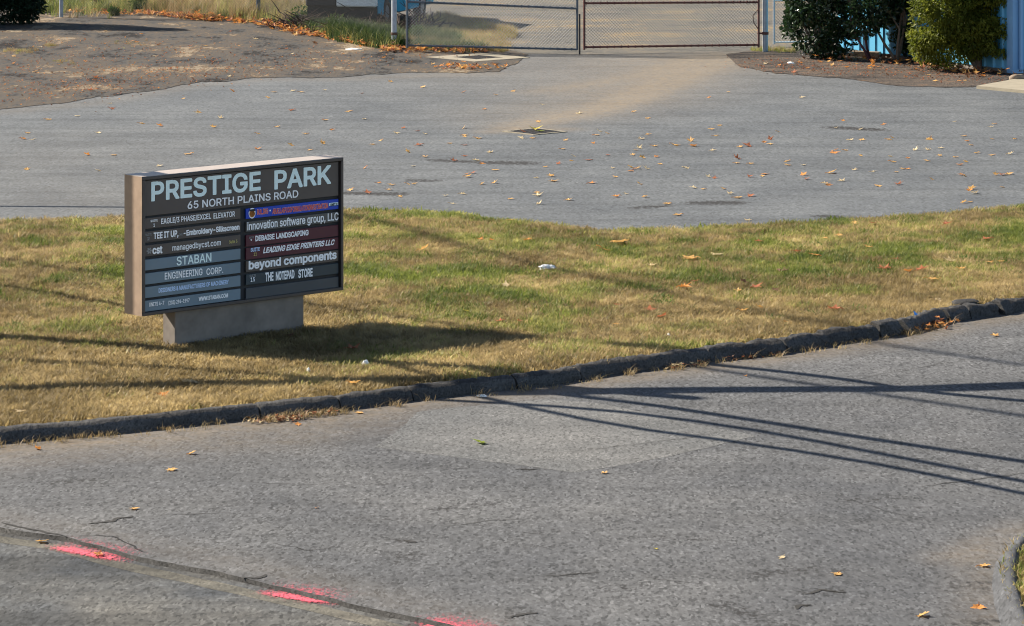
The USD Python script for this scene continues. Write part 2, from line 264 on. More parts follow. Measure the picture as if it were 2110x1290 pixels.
seam[:, 1] += (nz(seam[:, 0], seam[:, 1] * 0, 3.5, 3, 4) - 0.5) * 0.16 + (nz(seam[:, 0], seam[:, 1] * 0, 9, 8, 3) - 0.5) * 0.05
obj('ground', sheet(Polygon([(-900, -300), (900, -300), (900, 1500), (-900, 1500)]), -0.06), 'far_ground', kind='structure')
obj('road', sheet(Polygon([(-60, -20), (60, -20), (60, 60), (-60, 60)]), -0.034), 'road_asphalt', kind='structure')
# parking lot: sand drifting out of the gate, broken patches
xs, ys = np.arange(-26, 26.01, 0.22), np.arange(40.5, 79.5, 0.22)
v, f = grid(xs, ys); X, Y = v[:, 0], v[:, 1]
dirt = 0.85 * soft([(1500, 105), (1540, 120), (1420, 165), (1300, 215), (1230, 235), (1080, 250), (1060, 235), (1180, 205), (1290, 170), (1380, 130), (1350, 112)], X, Y, 2.6) * (0.35 + nz(X, Y, 0.8, 5))
dirt += 0.5 * soft([(1040, 112), (1560, 104), (1500, 130), (1320, 150), (1180, 185), (1000, 150)], X, Y, 6.0)
dirt += 0.6 * softline([(1510, 112), (1400, 160), (1300, 205), (1235, 228), (1060, 262)], X, Y, 0.5) + 0.3 * softline([(1480, 112), (1270, 165), (1100, 190)], X, Y, 0.45)
dirt += 0.55 * softline([(1010, 272), (1060, 267), (1160, 267)], X, Y, 0.35) + 0.25 * softline([(0, 232), (200, 212), (400, 176), (540, 164), (700, 163), (1000, 152)], X, Y, 0.5)
dirt += 0.3 * soft([(0, 330), (260, 300), (330, 380), (250, 450), (0, 455)], X, Y, 6.0) * nz(X, Y, 0.5, 9)
broken = np.zeros_like(X)
for (x0, y0, x1, y1, w) in [(895, 330, 960, 333, .32), (1005, 335, 1085, 336, .42), (1725, 263, 1800, 267, .45), (1442, 418, 1515, 418, .38), (715, 398, 820, 400, .34), (1690, 445, 1740, 448, .28), (850, 371, 890, 373, .25), (1310, 428, 1370, 425, .22)]:
    broken = np.maximum(broken, 0.58 * softline([(x0, y0), (x1, y1)], X, Y, w))
for ln in ([(720, 400), (870, 372), (1100, 355), (1400, 345), (1700, 330), (2110, 300)], [(1380, 224), (1700, 262), (2110, 285)], [(1000, 430), (1300, 425), (1500, 418)], [(300, 300), (700, 290), (1000, 280)]):
    broken = np.maximum(broken, 0.36 * softline(ln, X, Y, .22) * (0.6 + 0.6 * nz(X, Y, 0.7, 6)))
obj('parking_lot', (v, f), 'lot_asphalt', kind='structure', prim={'dirt': np.clip(dirt, 0, 1), 'broken': broken})
# driveway: a sheet with a real edge along the road joint
xs = np.arange(-14, 14.01, 0.06); tt = np.linspace(0, 1, 190) ** 1.15
sy_ = np.interp(xs, seam[:, 0], seam[:, 1])
Xd = np.broadcast_to(xs[None, :], (190, len(xs))); Yd = sy_[None, :] + tt[:, None] * (44.0 - sy_[None, :])
n, m = Xd.shape; i, j = np.meshgrid(np.arange(n - 1), np.arange(m - 1), indexing='ij')
q = np.stack([i * m + j, i * m + j + 1, (i + 1) * m + j + 1, (i + 1) * m + j], -1).reshape(-1, 4)
vs = np.stack([Xd, Yd, np.zeros_like(Xd)], -1).reshape(-1, 3); f = np.vstack([q[:, :3], q[:, [0, 2, 3]]])
seam = np.column_stack([xs, sy_])
X, Y = vs[:, 0], vs[:, 1]
kl = [(x, y + 8) for x, y in KERB_PX[1:-2]]
dirt = 0.75 * softline(kl, X, Y, 0.35) * (0.5 + nz(X, Y, 1.5, 4)) + 0.4 * softline([(0, 945), (250, 925), (560, 905), (640, 890), (780, 870)], X, Y, 0.6) * (0.3 + nz(X, Y, 1.1, 8)) * 1.2
dirt += 0.42 * softline([(2110, 1085), (2010, 1125), (1960, 1150)], X, Y, 0.22) + 0.35 * softline([(2030, 1140), (2030, 1290)], X, Y, 0.25)
dirt += 0.2 * softline([(-50, 1060), (200, 1100), (600, 1185), (1000, 1280)], X, Y, 0.3)
broken = np.zeros_like(X)
for (x0, y0, x1, y1, w) in [(1655, 1220, 1740, 1218, .16), (1640, 1252, 1670, 1246, .13), (1050, 1272, 1100, 1262, .12), (815, 1112, 860, 1116, .16), (190, 1078, 270, 1068, .10), (1130, 1186, 1220, 1182, .16), (1080, 968, 1115, 968, .10), (1560, 1185, 1680, 1170, .25), (900, 1050, 1000, 1040, .22), (1480, 1240, 1600, 1290, .3)]:
    broken = np.maximum(broken, 0.42 * softline([(x0, y0), (x1, y1)], X, Y, w))
rb = np.random.default_rng(9)
for _ in range(26):
    cx_, cy_ = rb.uniform(100, 2000), rb.uniform(930, 1290)
    if cy_ < 1100 + (cx_ - 130) * 0.22: broken = np.maximum(broken, rb.uniform(0.34, 0.43) * softline([(cx_, cy_), (cx_ + rb.uniform(30, 130), cy_ - rb.uniform(-6, 14))], X, Y, rb.uniform(.08, .3)))
drive = obj('driveway', (vs, f), 'drive_asphalt', kind='structure', prim={'dirt': np.clip(dirt, 0, 1), 'broken': broken})
e0 = np.column_stack([seam, np.zeros(len(seam))]); e1 = e0 + np.column_stack([np.zeros(len(seam)), -0.01 - 0.08 * np.clip(nz(seam[:, 0], seam[:, 0] * 0, 5, 17, 4) - 0.35, 0, 1) - 0.05 * np.clip(nz(seam[:, 0], seam[:, 0] * 0, 22, 18, 2) - 0.5, 0, 1), np.full(len(seam), -0.0335)])
vv = np.vstack([e0, e1]); n = len(seam); k = np.arange(n - 1)
obj('edge', (vv, np.vstack([np.column_stack([k, k + n, k + n + 1]), np.column_stack([k, k + n + 1, k + 1])])), 'edge_asphalt', drive, smooth=True)
# lighter repair patch, joint strip, cracks
pp = densify(pts([(775, 922), (1000, 950), (1190, 974), (1360, 945), (1560, 898), (1400, 868), (1240, 832), (1130, 822), (860, 848), (830, 880), (775, 922)]), 120)
pp += (np.column_stack([nz(pp[:, 0], pp[:, 1], 5, 2), nz(pp[:, 0], pp[:, 1], 5, 7)]) - 0.5) * 0.08
obj('asphalt_patch', sheet(Polygon(pp).buffer(0), 0.0015), 'patch_asphalt', kind='structure')
a = seam0[20:280]; tdir = np.gradient(a, axis=0); tdir /= np.linalg.norm(tdir, axis=1, keepdims=True); nor = np.column_stack([tdir[:, 1], -tdir[:, 0]])
w1 = 0.30 + 0.08 * (nz(a[:, 0], a[:, 1], 2, 5) - 0.5); w0 = 0.10 + 0.05 * nz(a[:, 0], a[:, 1], 3, 6)
vv = np.vstack([np.column_stack([a + nor * w0[:, None], np.full(len(a), -0.0325)]), np.column_stack([a + nor * w1[:, None], np.full(len(a), -0.0325)])])
n = len(a); k = np.arange(n - 1)
jf = np.vstack([np.column_stack([k, k + n, k + n + 1]), np.column_stack([k, k + n + 1, k + 1])])
obj('joint_strip', (vv, jf), 'joint_asphalt', kind='structure')
def crack(px, w, parent, z=0.004, seed=0):
    p = densify(pts(px), 40)
    t = np.gradient(p, axis=0); t /= np.linalg.norm(t, axis=1, keepdims=True); nn = np.column_stack([-t[:, 1], t[:, 0]])
    p = p + nn * ((nz(p[:, 0], p[:, 1], 6, seed, 4) - 0.5) * 0.16)[:, None]
    ww = w * (0.15 + 1.3 * nz(p[:, 0], p[:, 1], 9, seed + 3)) * np.sin(np.linspace(0.08, np.pi - 0.08, 40)) ** 0.5
    vv = np.vstack([np.column_stack([p - nn * ww[:, None], np.full(40, z)]), np.column_stack([p + nn * ww[:, None], np.full(40, z)])])
    k = np.arange(39)
    obj('crack', (vv, np.vstack([np.column_stack([k, k + 40, k + 41]), np.column_stack([k, k + 41, k + 1])])), 'crack', parent)
for s, (px, w) in enumerate([([(180, 1079), (230, 1074), (272, 1064)], .022), ([(1650, 1224), (1690, 1216), (1745, 1219)], .022), ([(1636, 1255), (1655, 1248), (1672, 1247)], .03), ([(1050, 1273), (1075, 1267), (1105, 1262)], .028), ([(833, 1113), (862, 1117)], .035), ([(1060, 967), (1090, 969), (1116, 967)], .02), ([(900, 1085), (1000, 1075), (1090, 1068)], .006), ([(320, 1062), (480, 1056)], .007), ([(1120, 1188), (1190, 1184), (1240, 1178)], .010), ([(1500, 845), (1800, 775), (2110, 720)], .005), ([(1900, 1003), (2000, 990), (2110, 975)], .012), ([(1150, 935), (1400, 905), (1500, 888)], .006), ([(1240, 1060), (1420, 1048), (1560, 1052)], .004), ([(420, 990), (620, 1000), (800, 985)], .004), ([(1700, 1010), (1850, 1060), (1960, 1080)], .004), ([(560, 1120), (640, 1135), (700, 1128)], .006), ([(1330, 1190), (1450, 1205)], .006), ([(0, 1078), (60, 1090), (140, 1106)], .022), ([(500, 1190), (525, 1192), (548, 1184)], .03), ([(160, 1104), (230, 1106), (300, 1140)], .012)]):
    crack(px, w, drive, seed=s, z=0.007 if s == 11 else 0.004)
# pink survey paint across the joint
def spray(px, half, label):
    c = densify(pts(px), 60); t = c[-1] - c[0]; L = np.linalg.norm(t); t /= L; nn = np.array([-t[1], t[0]])
    us, vs_ = np.linspace(-0.15, L + 0.15, 90), np.linspace(-half, half, 80)
    U, V = np.meshgrid(us, vs_)
    P = c[0] + U.ravel()[:, None] * t + V.ravel()[:, None] * nn
    sy = np.interp(P[:, 0], seam[:, 0], seam[:, 1])
    z = np.where(P[:, 1] > sy - 0.005, 0.004, -0.026)
    core = 0.95 * np.exp(-((V.ravel() + 0.07) / 0.065) ** 2) + 0.55 * np.exp(-((V.ravel() - 0.06) / 0.15) ** 2)
    ends = np.clip((U.ravel() + 0.15) / 0.25, 0, 1) * np.clip((L + 0.15 - U.ravel()) / 0.35, 0, 1)
    n, m = U.shape; i, j = np.meshgrid(np.arange(n - 1), np.arange(m - 1), indexing='ij')
    q = np.stack([i * m + j, i * m + j + 1, (i + 1) * m + j + 1, (i + 1) * m + j], -1).reshape(-1, 4)
    sf = np.vstack([q[:, :3], q[:, [0, 2, 3]]]); sf = sf[np.ptp(z[sf], axis=1) < 0.01]
    obj('spray_mark', (np.column_stack([P, z]), sf), 'spray_pink', label=label, category='paint mark', prim={'paint': np.clip(core * ends, 0, 1)})
spray([(128, 1118), (262, 1144)], 0.42, 'leftmost pink spray paint mark, beside two pale leaves on the road joint')
spray([(562, 1211), (692, 1232)], 0.42, 'middle pink spray paint mark on the road joint')
spray([(888, 1276), (1010, 1304)], 0.42, 'pink spray paint mark cut off by the bottom edge of the picture')

# ------------------------------------------------------------------ lawn
kx_px = np.array([p[0] for p in KERB_PX]); ky_px = np.array([p[1] for p in KERB_PX]); bx_px = np.array([p[0] for p in BACK_PX]); by_px = np.array([p[1] for p in BACK_PX])
cols, rows = np.linspace(-700, 2650, 300), np.linspace(0, 1, 90)
def lawn_z(t, X, Y):
    s = np.clip(t, 0, 1)
    return -0.01 + 0.035 * np.clip(s * 12, 0, 1) + 0.065 * np.clip((s - 0.80) / 0.18, 0, 1) + 0.03 * (nz(X, Y, 0.6, 1) - 0.5) * np.clip(s * 8, 0, 1) * np.clip((1 - s) * 8, 0, 1)
Pb = np.array([G(c, np.interp(c, bx_px, by_px))[:2] for c in cols]); Pk = np.array([G(c, np.interp(c, kx_px, ky_px))[:2] for c in cols]) ; Pk = Pk + np.array([0.0, 0.17])
Xl = Pb[None, :, 0] * (1 - rows[:, None]) + Pk[None, :, 0] * rows[:, None]; Yl = Pb[None, :, 1] * (1 - rows[:, None]) + Pk[None, :, 1] * rows[:, None]
T = np.broadcast_to(rows[:, None], Xl.shape)
Yl = Yl + (nz(Xl * 2.0, Yl, 1.0, 12) - 0.5) * 0.5 * (1 - T) ** 8
Zl = lawn_z(T, Xl, Yl)
n, m = Xl.shape; i, j = np.meshgrid(np.arange(n - 1), np.arange(m - 1), indexing='ij')
q = np.stack([(i + 1) * m + j, (i + 1) * m + j + 1, i * m + j + 1, i * m + j], -1).reshape(-1, 4)
obj('lawn', (np.stack([Xl, Yl, Zl], -1).reshape(-1, 3), np.vstack([q[:, :3], q[:, [0, 2, 3]]])), 'lawn_soil', kind='structure', smooth=True)
def lawn_t(X, Y):
    px, _ = PX(X, Y); Zb = np.interp(px, bx_px, by_px); Zk = np.interp(px, kx_px, ky_px)
    yb, yk = F * CAMH / (Zb - YH), F * CAMH / (Zk - YH) + 0.17
    return (yb - Y) / (yb - yk)
def ground_z(X, Y):
    t = lawn_t(np.atleast_1d(np.asarray(X, float)), np.atleast_1d(np.asarray(Y, float)))
    z = lawn_z(t, np.atleast_1d(X), np.atleast_1d(Y))
    return np.where((t >= 0) & (t <= 1), z, 0.0)

def clump(seed, nb, h, spread, lean, width, segs=2):
    """A tuft: narrow blades that bend over."""
    r = np.random.default_rng(seed); V, Fc = [], []
    for _ in range(nb):
        a, rad = r.uniform(0, 2 * np.pi), spread * math.sqrt(r.uniform()); bx, by = rad * math.cos(a), rad * math.sin(a)
        da = r.uniform(0, 2 * np.pi); d = np.array([math.cos(da), math.sin(da)]); hh = h * r.uniform(0.45, 1.15); ln = lean * r.uniform(0.2, 1.3) * hh
        sd = np.array([-d[1], d[0]]) * width * r.uniform(0.6, 1.2)
        b = len(V)
        mid = np.array([bx, by]) + d * ln * 0.35; tip = np.array([bx, by]) + d * ln
        V += [(bx - sd[0], by - sd[1], -0.01), (bx + sd[0], by + sd[1], -0.01), (mid[0] - sd[0] * .8, mid[1] - sd[1] * .8, hh * .62), (mid[0] + sd[0] * .8, mid[1] + sd[1] * .8, hh * .62), (tip[0], tip[1], hh)]
        Fc += [(b, b + 1, b + 3), (b, b + 3, b + 2), (b + 2, b + 3, b + 4)]
    return trimesh.Trimesh(np.array(V), np.array(Fc), process=False)
def scatter(name, protos, P, idx, rot, scale, kind='stuff', label=None, category=None, parent=None, tilt=None):
    pi = UsdGeom.PointInstancer.Define(stage, pathof(name, parent))
    rel = pi.CreatePrototypesRel()
    for pname, mesh, mt in protos:
        p = obj(pname, mesh, mt, pi.GetPrim())
        rel.AddTarget(p.GetPath())
    pi.CreatePositionsAttr(Vt.Vec3fArray.FromNumpy(np.asarray(P, np.float32)))
    pi.CreateProtoIndicesAttr(Vt.IntArray.FromNumpy(np.asarray(idx, np.int32)))
    pi.CreateScalesAttr(Vt.Vec3fArray.FromNumpy(np.asarray(np.column_stack([scale] * 3) if np.ndim(scale) == 1 else scale, np.float32)))
    qs = []
    for k, a in enumerate(rot):
        r = Gf.Rotation(Gf.Vec3d(0, 0, 1), float(np.degrees(a)))
        if tilt is not None: r = Gf.Rotation(Gf.Vec3d(1, 0, 0), float(tilt[k])) * r
        qq = r.GetQuat(); qs.append(Gf.Quath(float(qq.GetReal()), *[float(c) for c in qq.GetImaginary()]))
    pi.CreateOrientationsAttr(Vt.QuathArray(qs))
    return tag(pi.GetPrim(), label, category, None, kind)
# candidates over the visible lawn, thick enough to hide the soil
N = 36000
c0 = np.interp(-120, cols, np.arange(len(cols))); c1 = np.interp(2230, cols, np.arange(len(cols)))
uc = rng.uniform(-120, 2230, N); ut = rng.uniform(0, 1, N) 
Pb_ = np.column_stack([np.interp(uc, cols, Pb[:, 0]), np.interp(uc, cols, Pb[:, 1])]); Pk_ = np.column_stack([np.interp(uc, cols, Pk[:, 0]), np.interp(uc, cols, Pk[:, 1])])
Pk_ = Pk_ + [0.0, 0.13]
gx = Pb_[:, 0] * (1 - ut) + Pk_[:, 0] * ut; gy = Pb_[:, 1] * (1 - ut) + Pk_[:, 1] * ut
gz = lawn_z(ut, gx, gy)
dens = np.linalg.norm(Pb_ - Pk_, axis=1); keep = rng.uniform(0, 1, N) < dens / dens.max()
big, fine = nz(gx, gy, 0.55, 21, 3), nz(gx, gy, 2.2, 33, 3)
green = (big - 0.5) * 1.5 + (fine - 0.5) * 2.6 + 0.15 - 0.75 * np.clip((ut - 0.5) * 2, 0, 1) + 0.12 * np.clip((uc - 600) / 900, 0, 1)
green -= 0.30 * np.clip((500 - uc) / 500, 0, 1)
rr = rng.normal(0, 0.20, N)
idx = np.where(green + rr > 0.46, 0, np.where(green + rr > 0.08, 2, 4)) + rng.integers(0, 2, N)
P3 = np.column_stack([gx, gy, gz])[keep]
protos = [('green_tuft', clump(1, 34, 0.062, 0.12, 1.0, 0.0048), 'grass_green'), ('green_tuft', clump(2, 34, 0.056, 0.13, 1.2, 0.0048), 'grass_green'),
          ('olive_tuft', clump(3, 34, 0.056, 0.12, 1.2, 0.0046), 'grass_olive'), ('olive_tuft', clump(4, 34, 0.05, 0.13, 1.4, 0.0046), 'grass_olive'),
          ('dry_tuft', clump(5, 34, 0.05, 0.12, 1.5, 0.0046), 'grass_dry'), ('dry_tuft', clump(6, 34, 0.058, 0.13, 1.4, 0.0046), 'grass_dry')]
nk = int(keep.sum())
scatter('lawn_grass', protos, P3, idx[keep], rng.uniform(0, 6.28, nk), rng.uniform(0.6, 1.45, nk) * (0.75 + 0.6 * np.clip(fine[keep], 0, 1)), label='patchy green and straw coloured grass on the lawn between kerb and parking lot', category='grass')
# broad leaved rosettes of greener weeds in the lawn
wx = [(1360, 612), (1345, 590), (1370, 622), (1540, 480), (1655, 505), (1700, 497), (1490, 565), (1515, 568), (1640, 548), (1700, 575), (2040, 545), (2080, 533), (2095, 560), (1990, 532), (2050, 445), (2085, 447), (1770, 633), (1810, 640), (1250, 675), (965, 525), (955, 515), (760, 440), (745, 445), (890, 440), (745, 593), (985, 600), (1420, 630), (1680, 640), (30, 662), (240, 640), (1930, 545), (1600, 655), (850, 520), (1110, 565)]
WX = np.array([G(x + rng.normal(0, 9), y + rng.normal(0, 4), 0.08) for x, y in wx for _ in range(5)])
scatter('lawn_weeds', [('rosette', clump(50, 26, 0.07, 0.12, 1.8, 0.009), 'lawn_weed'), ('rosette', clump(51, 22, 0.06, 0.14, 2.2, 0.010), 'lawn_weed')], np.column_stack([WX[:, :2], ground_z(WX[:, 0], WX[:, 1])]), rng.integers(0, 2, len(WX)), rng.uniform(0, 6.28, len(WX)), rng.uniform(0.6, 1.2, len(WX)), label='bright green broad leaved weeds in the lawn', category='weeds')

# ------------------------------------------------------------------ kerb of old asphalt, broken into lengths
kerb = thing('kerb', kind='structure')
prof = np.array([(0.0, -0.03), (0.0, 0.012), (0.012, 0.055), (0.035, 0.095), (0.075, 0.122), (0.125, 0.130), (0.175, 0.118), (0.20, 0.09), (0.205, -0.03)])
ks = np.r_[0, np.cumsum(np.linalg.norm(np.diff(kerb_line, axis=0), axis=1))]
kpx = np.array([PX(x, y)[0] for x, y in kerb_line])
def at_s(s): return np.column_stack([np.interp(s, ks, kerb_line[:, 0]), np.interp(s, ks, kerb_line[:, 1])])
breaks_px = [-700, -160, 538, 702, 851, 1065, 1198, 1302, 1463, 1615, 1705, 1816, 1864, 1957, 2001, 2064, 2088, 2150, 2230, 2330, 2600]
bs = np.interp(breaks_px, kpx, ks)
rk = np.random.default_rng(5)
for k in range(len(bs) - 1):
    rough = np.clip((breaks_px[k] - 500) / 1200, 0.12, 1.0)
    s0, s1 = bs[k] + 0.008 + 0.016 * rough * rk.uniform(), bs[k + 1] - 0.006 - 0.012 * rough * rk.uniform()
    ns = max(8, int((s1 - s0) / 0.018)); s = np.linspace(s0, s1, ns)
    c = at_s(s); t = at_s(s + 0.05) - at_s(s - 0.05); t /= np.linalg.norm(t, axis=1, keepdims=True); nn = np.column_stack([-t[:, 1], t[:, 0]])
    off, hs, yaw = rk.normal(0, 0.020) * rough, 1 + 0.16 * rough + rk.normal(0, 0.06) * rough, rk.normal(0, 0.05) * rough
    pr = densify(prof, 30)
    end = np.minimum(np.linspace(0, 1, ns), np.linspace(1, 0, ns)) * (s1 - s0)
    rnd = 1 - 0.07 * np.exp(-end / 0.02)
    D = pr[None, :, 0] + np.zeros((ns, 1)); H = pr[None, :, 1] * np.where(pr[None, :, 1] > 0, hs, 1) * np.where(pr[None, :, 1] > 0, rnd[:, None], 1)
    nn1 = nz(s[:, None] * 1.0 + D * 0, D + H * 1.3 + k * 3.1, 5.5, 40, 4) - 0.5
    nn2 = nz(s[:, None] + D * 0, D * 1.4 - H + k * 1.7, 16.0, 44, 3) - 0.5
    amp = (0.035 + 0.10 * rough) * (pr[None, :, 1] > -0.01)
    nn3 = nz(s[:, None] + D * 0, D * 1.4 - H + k * 2.9, 38.0, 47, 2) - 0.5
    D2 = D + amp * nn1 * 1.1 + (0.022 * nn2 + 0.016 * nn3) * (0.5 + rough) + off + (s[:, None] - s.mean()) * yaw
    H2 = H + (amp * 0.5 * nn1 + 0.024 * nn2 + 0.018 * nn3 * (0.4 + rough)) * (pr[None, :, 1] > 0.0)
    V = np.dstack([c[:, None, 0] + nn[:, None, 0] * D2, c[:, None, 1] + nn[:, None, 1] * D2, H2]).reshape(-1, 3)
    mcol = pr.shape[0]; i, j = np.meshgrid(np.arange(ns - 1), np.arange(mcol - 1), indexing='ij')
    q = np.stack([i * mcol + j, (i + 1) * mcol + j, (i + 1) * mcol + j + 1, i * mcol + j + 1], -1).reshape(-1, 4)
    caps = [(0, b, b + 1) for b in range(1, mcol - 1)] + [((ns - 1) * mcol, (ns - 1) * mcol + b + 1, (ns - 1) * mcol + b) for b in range(1, mcol - 1)]
    obj('kerb_piece', (V, np.vstack([q[:, :3], q[:, [0, 2, 3]], caps])), 'kerb_asphalt', kerb, smooth=50)
def chunk(seed, sx, sy, sz):
    m = trimesh.creation.icosphere(2); r = np.random.default_rng(seed)
    v = m.vertices * (0.75 + 0.6 * meshkit.fbm(m.vertices * 1.7 + seed * 5, 3, seed)[:, None])
    v = np.sign(v) * np.abs(v) ** 0.7
    m.vertices = v * [sx, sy, sz]; return m
for s, (x, y, sx, sy, sz, lab) in enumerate([(1990, 630, .16, .10, .045, 'loose dark slab broken off the kerb lying on the grass behind it'), (1718, 706, .07, .06, .07, None), (1815, 684, .09, .07, .085, None)]):
    p = G(x, y, 0.10 if s == 0 else 0.0)
    mm = move(chunk(s, sx, sy, sz), p + [0, 0, sz * 0.6], 0.3)
    if lab: obj('asphalt_slab', mm, 'kerb_asphalt', label=lab, category='asphalt slab', smooth=40)
    else: obj('kerb_piece', mm, 'kerb_asphalt', kerb, smooth=40)
# rounded asphalt berm at the far side of the driveway, grass behind it
bp = densify(pts([(2165, 1075), (2125, 1098), (2085, 1125), (2058, 1160), (2050, 1200), (2055, 1240), (2070, 1290), (2095, 1350), (2140, 1450)]), 90)
t = np.gradient(bp, axis=0); t /= np.linalg.norm(t, axis=1, keepdims=True); nn = np.column_stack([-t[:, 1], t[:, 0]])
bprof = np.array([(-0.03, -0.004), (0.0, 0.025), (0.045, 0.075), (0.09, 0.11), (0.13, 0.115), (0.16, 0.09), (0.175, -0.02)])
V = np.dstack([bp[:, None, 0] + nn[:, None, 0] * bprof[None, :, 0] + 0, bp[:, None, 1] + nn[:, None, 1] * bprof[None, :, 0], np.broadcast_to(bprof[None, :, 1], (90, 7))]).copy()
V[:, :, 2] += (nz(V[:, :, 0], V[:, :, 1], 5, 3) - 0.5) * 0.02
i, j = np.meshgrid(np.arange(89), np.arange(6), indexing='ij'); q = np.stack([i * 7 + j, (i + 1) * 7 + j, (i + 1) * 7 + j + 1, i * 7 + j + 1], -1).reshape(-1, 4)
obj('berm', (V.reshape(-1, 3), np.vstack([q[:, :3], q[:, [0, 2, 3]]])), 'berm_asphalt', kind='structure', smooth=True)
inner = bp + nn * 0.165
gp = Polygon(np.vstack([inner, inner[::-1] + [7, 0]])).buffer(0)
obj('grass_bank', sheet(gp, 0.06), 'lawn_soil', kind='structure')
bx = rng.uniform(inner[:, 0].min(), inner[:, 0].min() + 1.6, 4000); by = rng.uniform(inner[:, 1].min(), inner[:, 1].max(), 4000)
ok = shapely.contains_xy(gp, bx, by); bx, by = bx[ok][:1500], by[ok][:1500]
scatter('bank_grass', protos, np.column_stack([bx, by, np.full(len(bx), 0.06)]), rng.choice([0, 2, 2, 3, 4, 4, 5], len(bx)), rng.uniform(0, 6.28, len(bx)), rng.uniform(0.8, 1.4, len(bx)), label='grass behind the rounded asphalt edge at the bottom right corner', category='grass')

# ------------------------------------------------------------------ dirt verge, yard, mulch bed, pad
verge = densify(pts([(-500, 250), (0, 226), (100, 217), (150, 211), (300, 190), (400, 171), (520, 161), (700, 160), (850, 151), (1030, 148), (1062, 130), (1090, 112), (1060, 104), (830, 96), (700, 75), (530, 40), (440, 32), (100, 24), (-500, 15)]), 1500)
verge[:, 1] += (nz(verge[:, 0], verge[:, 1], 1.2, 2, 6) - 0.5) * 2.2
obj('verge', sheet(Polygon(verge).buffer(0), 0.008), 'verge_soil', kind='structure')
yard = Polygon([(-60, 79.2), (-2.6, 76.6), (1.5, 75.6), (5.7, 76.6), (7.2, 76.6), (60, 76.6), (60, 190), (-60, 190)])
obj('yard', sheet(yard, 0.004), 'yard_gravel', kind='structure')
bed = densify(pts([(1495, 112), (1580, 104), (1740, 100), (2140, 140), (2090, 160), (2020, 178), (1930, 182), (1880, 180), (1780, 167), (1700, 159), (1600, 152), (1520, 136), (1495, 112)]), 700)
bed[:, 1] += (nz(bed[:, 0], bed[:, 1], 1.5, 5, 6) - 0.5) * 1.6
obj('mulch_bed', sheet(Polygon(bed).buffer(0), 0.0085), 'mulch', kind='structure')
pad = pts([(2012, 183), (2150, 196), (2250, 180), (2110, 165)])
pc = Polygon(pad)
obj('concrete_pad', trimesh.creation.extrude_polygon(pc, 0.06), 'concrete_pale', kind='structure')

# ------------------------------------------------------------------ fallen leaves
def leaf_mesh(seed, size, curl):
    """A dry maple leaf: five pointed lobes, folded and curled, with a stalk."""
    r = np.random.default_rng(seed)
    ang = np.radians([-90, -62, -40, -18, 8, 28, 50, 70, 90, 110, 130, 152, 172, 198, 220, 242]); rad = np.array([0.25, 0.42, 0.30, 0.62, 0.40, 0.95, 0.55, 0.60, 1.05, 0.60, 0.55, 0.95, 0.40, 0.62, 0.30, 0.42]) * r.uniform(0.85, 1.15, 16)
    ring = np.column_stack([np.cos(ang) * rad, np.sin(ang) * rad])
    mid = ring * 0.45
    V = np.vstack([[[0, -0.1]], mid, ring]); x, y = V[:, 0], V[:, 1]
    d1 = r.uniform(0, np.pi); w = x * math.cos(d1) + y * math.sin(d1)
    z = curl * (0.55 * w ** 2 + 0.35 * np.abs(x) + 0.12 * r.normal(size=len(V)) * np.hypot(x, y)) + 0.02
    V3 = np.column_stack([x, y, z]) * size * 0.55
    f = []
    for k in range(16):
        k2 = (k + 1) % 16
        f += [(0, 1 + k, 1 + k2), (1 + k, 17 + k, 17 + k2), (1 + k, 17 + k2, 1 + k2)]
    st = tube(np.array([[0, -0.1, 0.02], [0.03, -0.5, 0.05 + 0.2 * curl], [0.10, -0.8, 0.03]]) * size * 0.55, 0.004, 3, cap=False)
    m = cat([trimesh.Trimesh(V3, np.array(f), process=False), st]); m.apply_translation([0, 0, -V3[:, 2].min() + 0.004]); return m
UsdGeom.Scope.Define(stage, '/World/Looks')
LEAVES = {}
for cname in LEAFCOL:
    for k in range(3):
        path = f'/World/leaf_kinds/{cname}_leaf_{k:03d}'
        if not stage.GetPrimAtPath('/World/leaf_kinds'): stage.CreateClassPrim('/World/leaf_kinds')
        x = UsdGeom.Xform.Define(stage, path)
        usdkit.mesh(stage, path + '/blade', leaf_mesh(100 * k + len(cname), 0.16, [0.4, 0.7, 0.22][k]), M['leaf_' + cname])
        LEAVES[cname, k] = path
rl = np.random.default_rng(77)
WORD = {'orange': 'orange', 'amber': 'amber', 'rust': 'rust red', 'pale': 'pale tan', 'brown': 'dark brown', 'yellow': 'yellow', 'green': 'green'}
def leaf(x, y, col, where, z=None, size=1.0, label=None):
    p = G(x, y, 0.0)
    if z is None: z = 0.004
    elif z == 'lawn':
        p = G(x, y, 0.08); z = float(ground_z(p[0], p[1])[0]) + 0.052
    else: p = G(x, y, z)
    path = pathof('fallen_leaf'); xf = UsdGeom.Xform.Define(stage, path)
    xf.AddTranslateOp().Set(Gf.Vec3d(float(p[0]), float(p[1]), z)); xf.AddRotateZOp().Set(float(rl.uniform(0, 360))); xf.AddRotateXOp().Set(float(rl.normal(0, 14))); s = size * rl.uniform(0.75, 1.15); xf.AddScaleOp().Set(Gf.Vec3f(s, s, s * rl.uniform(0.8, 1.5)))
    pr = xf.GetPrim(); pr.GetReferences().AddInternalReference(LEAVES[col, int(rl.integers(0, 3))]); pr.SetInstanceable(True)
    if label: tag(pr, label, 'leaf')
    else: LATER.append((pr, x, y, col, where)); tag(pr, None, 'leaf', f'fallen leaves on the {where}')
LATER = []
cyc = lambda: rl.choice(['orange', 'amber', 'amber', 'pale', 'amber', 'pale', 'rust', 'amber'])
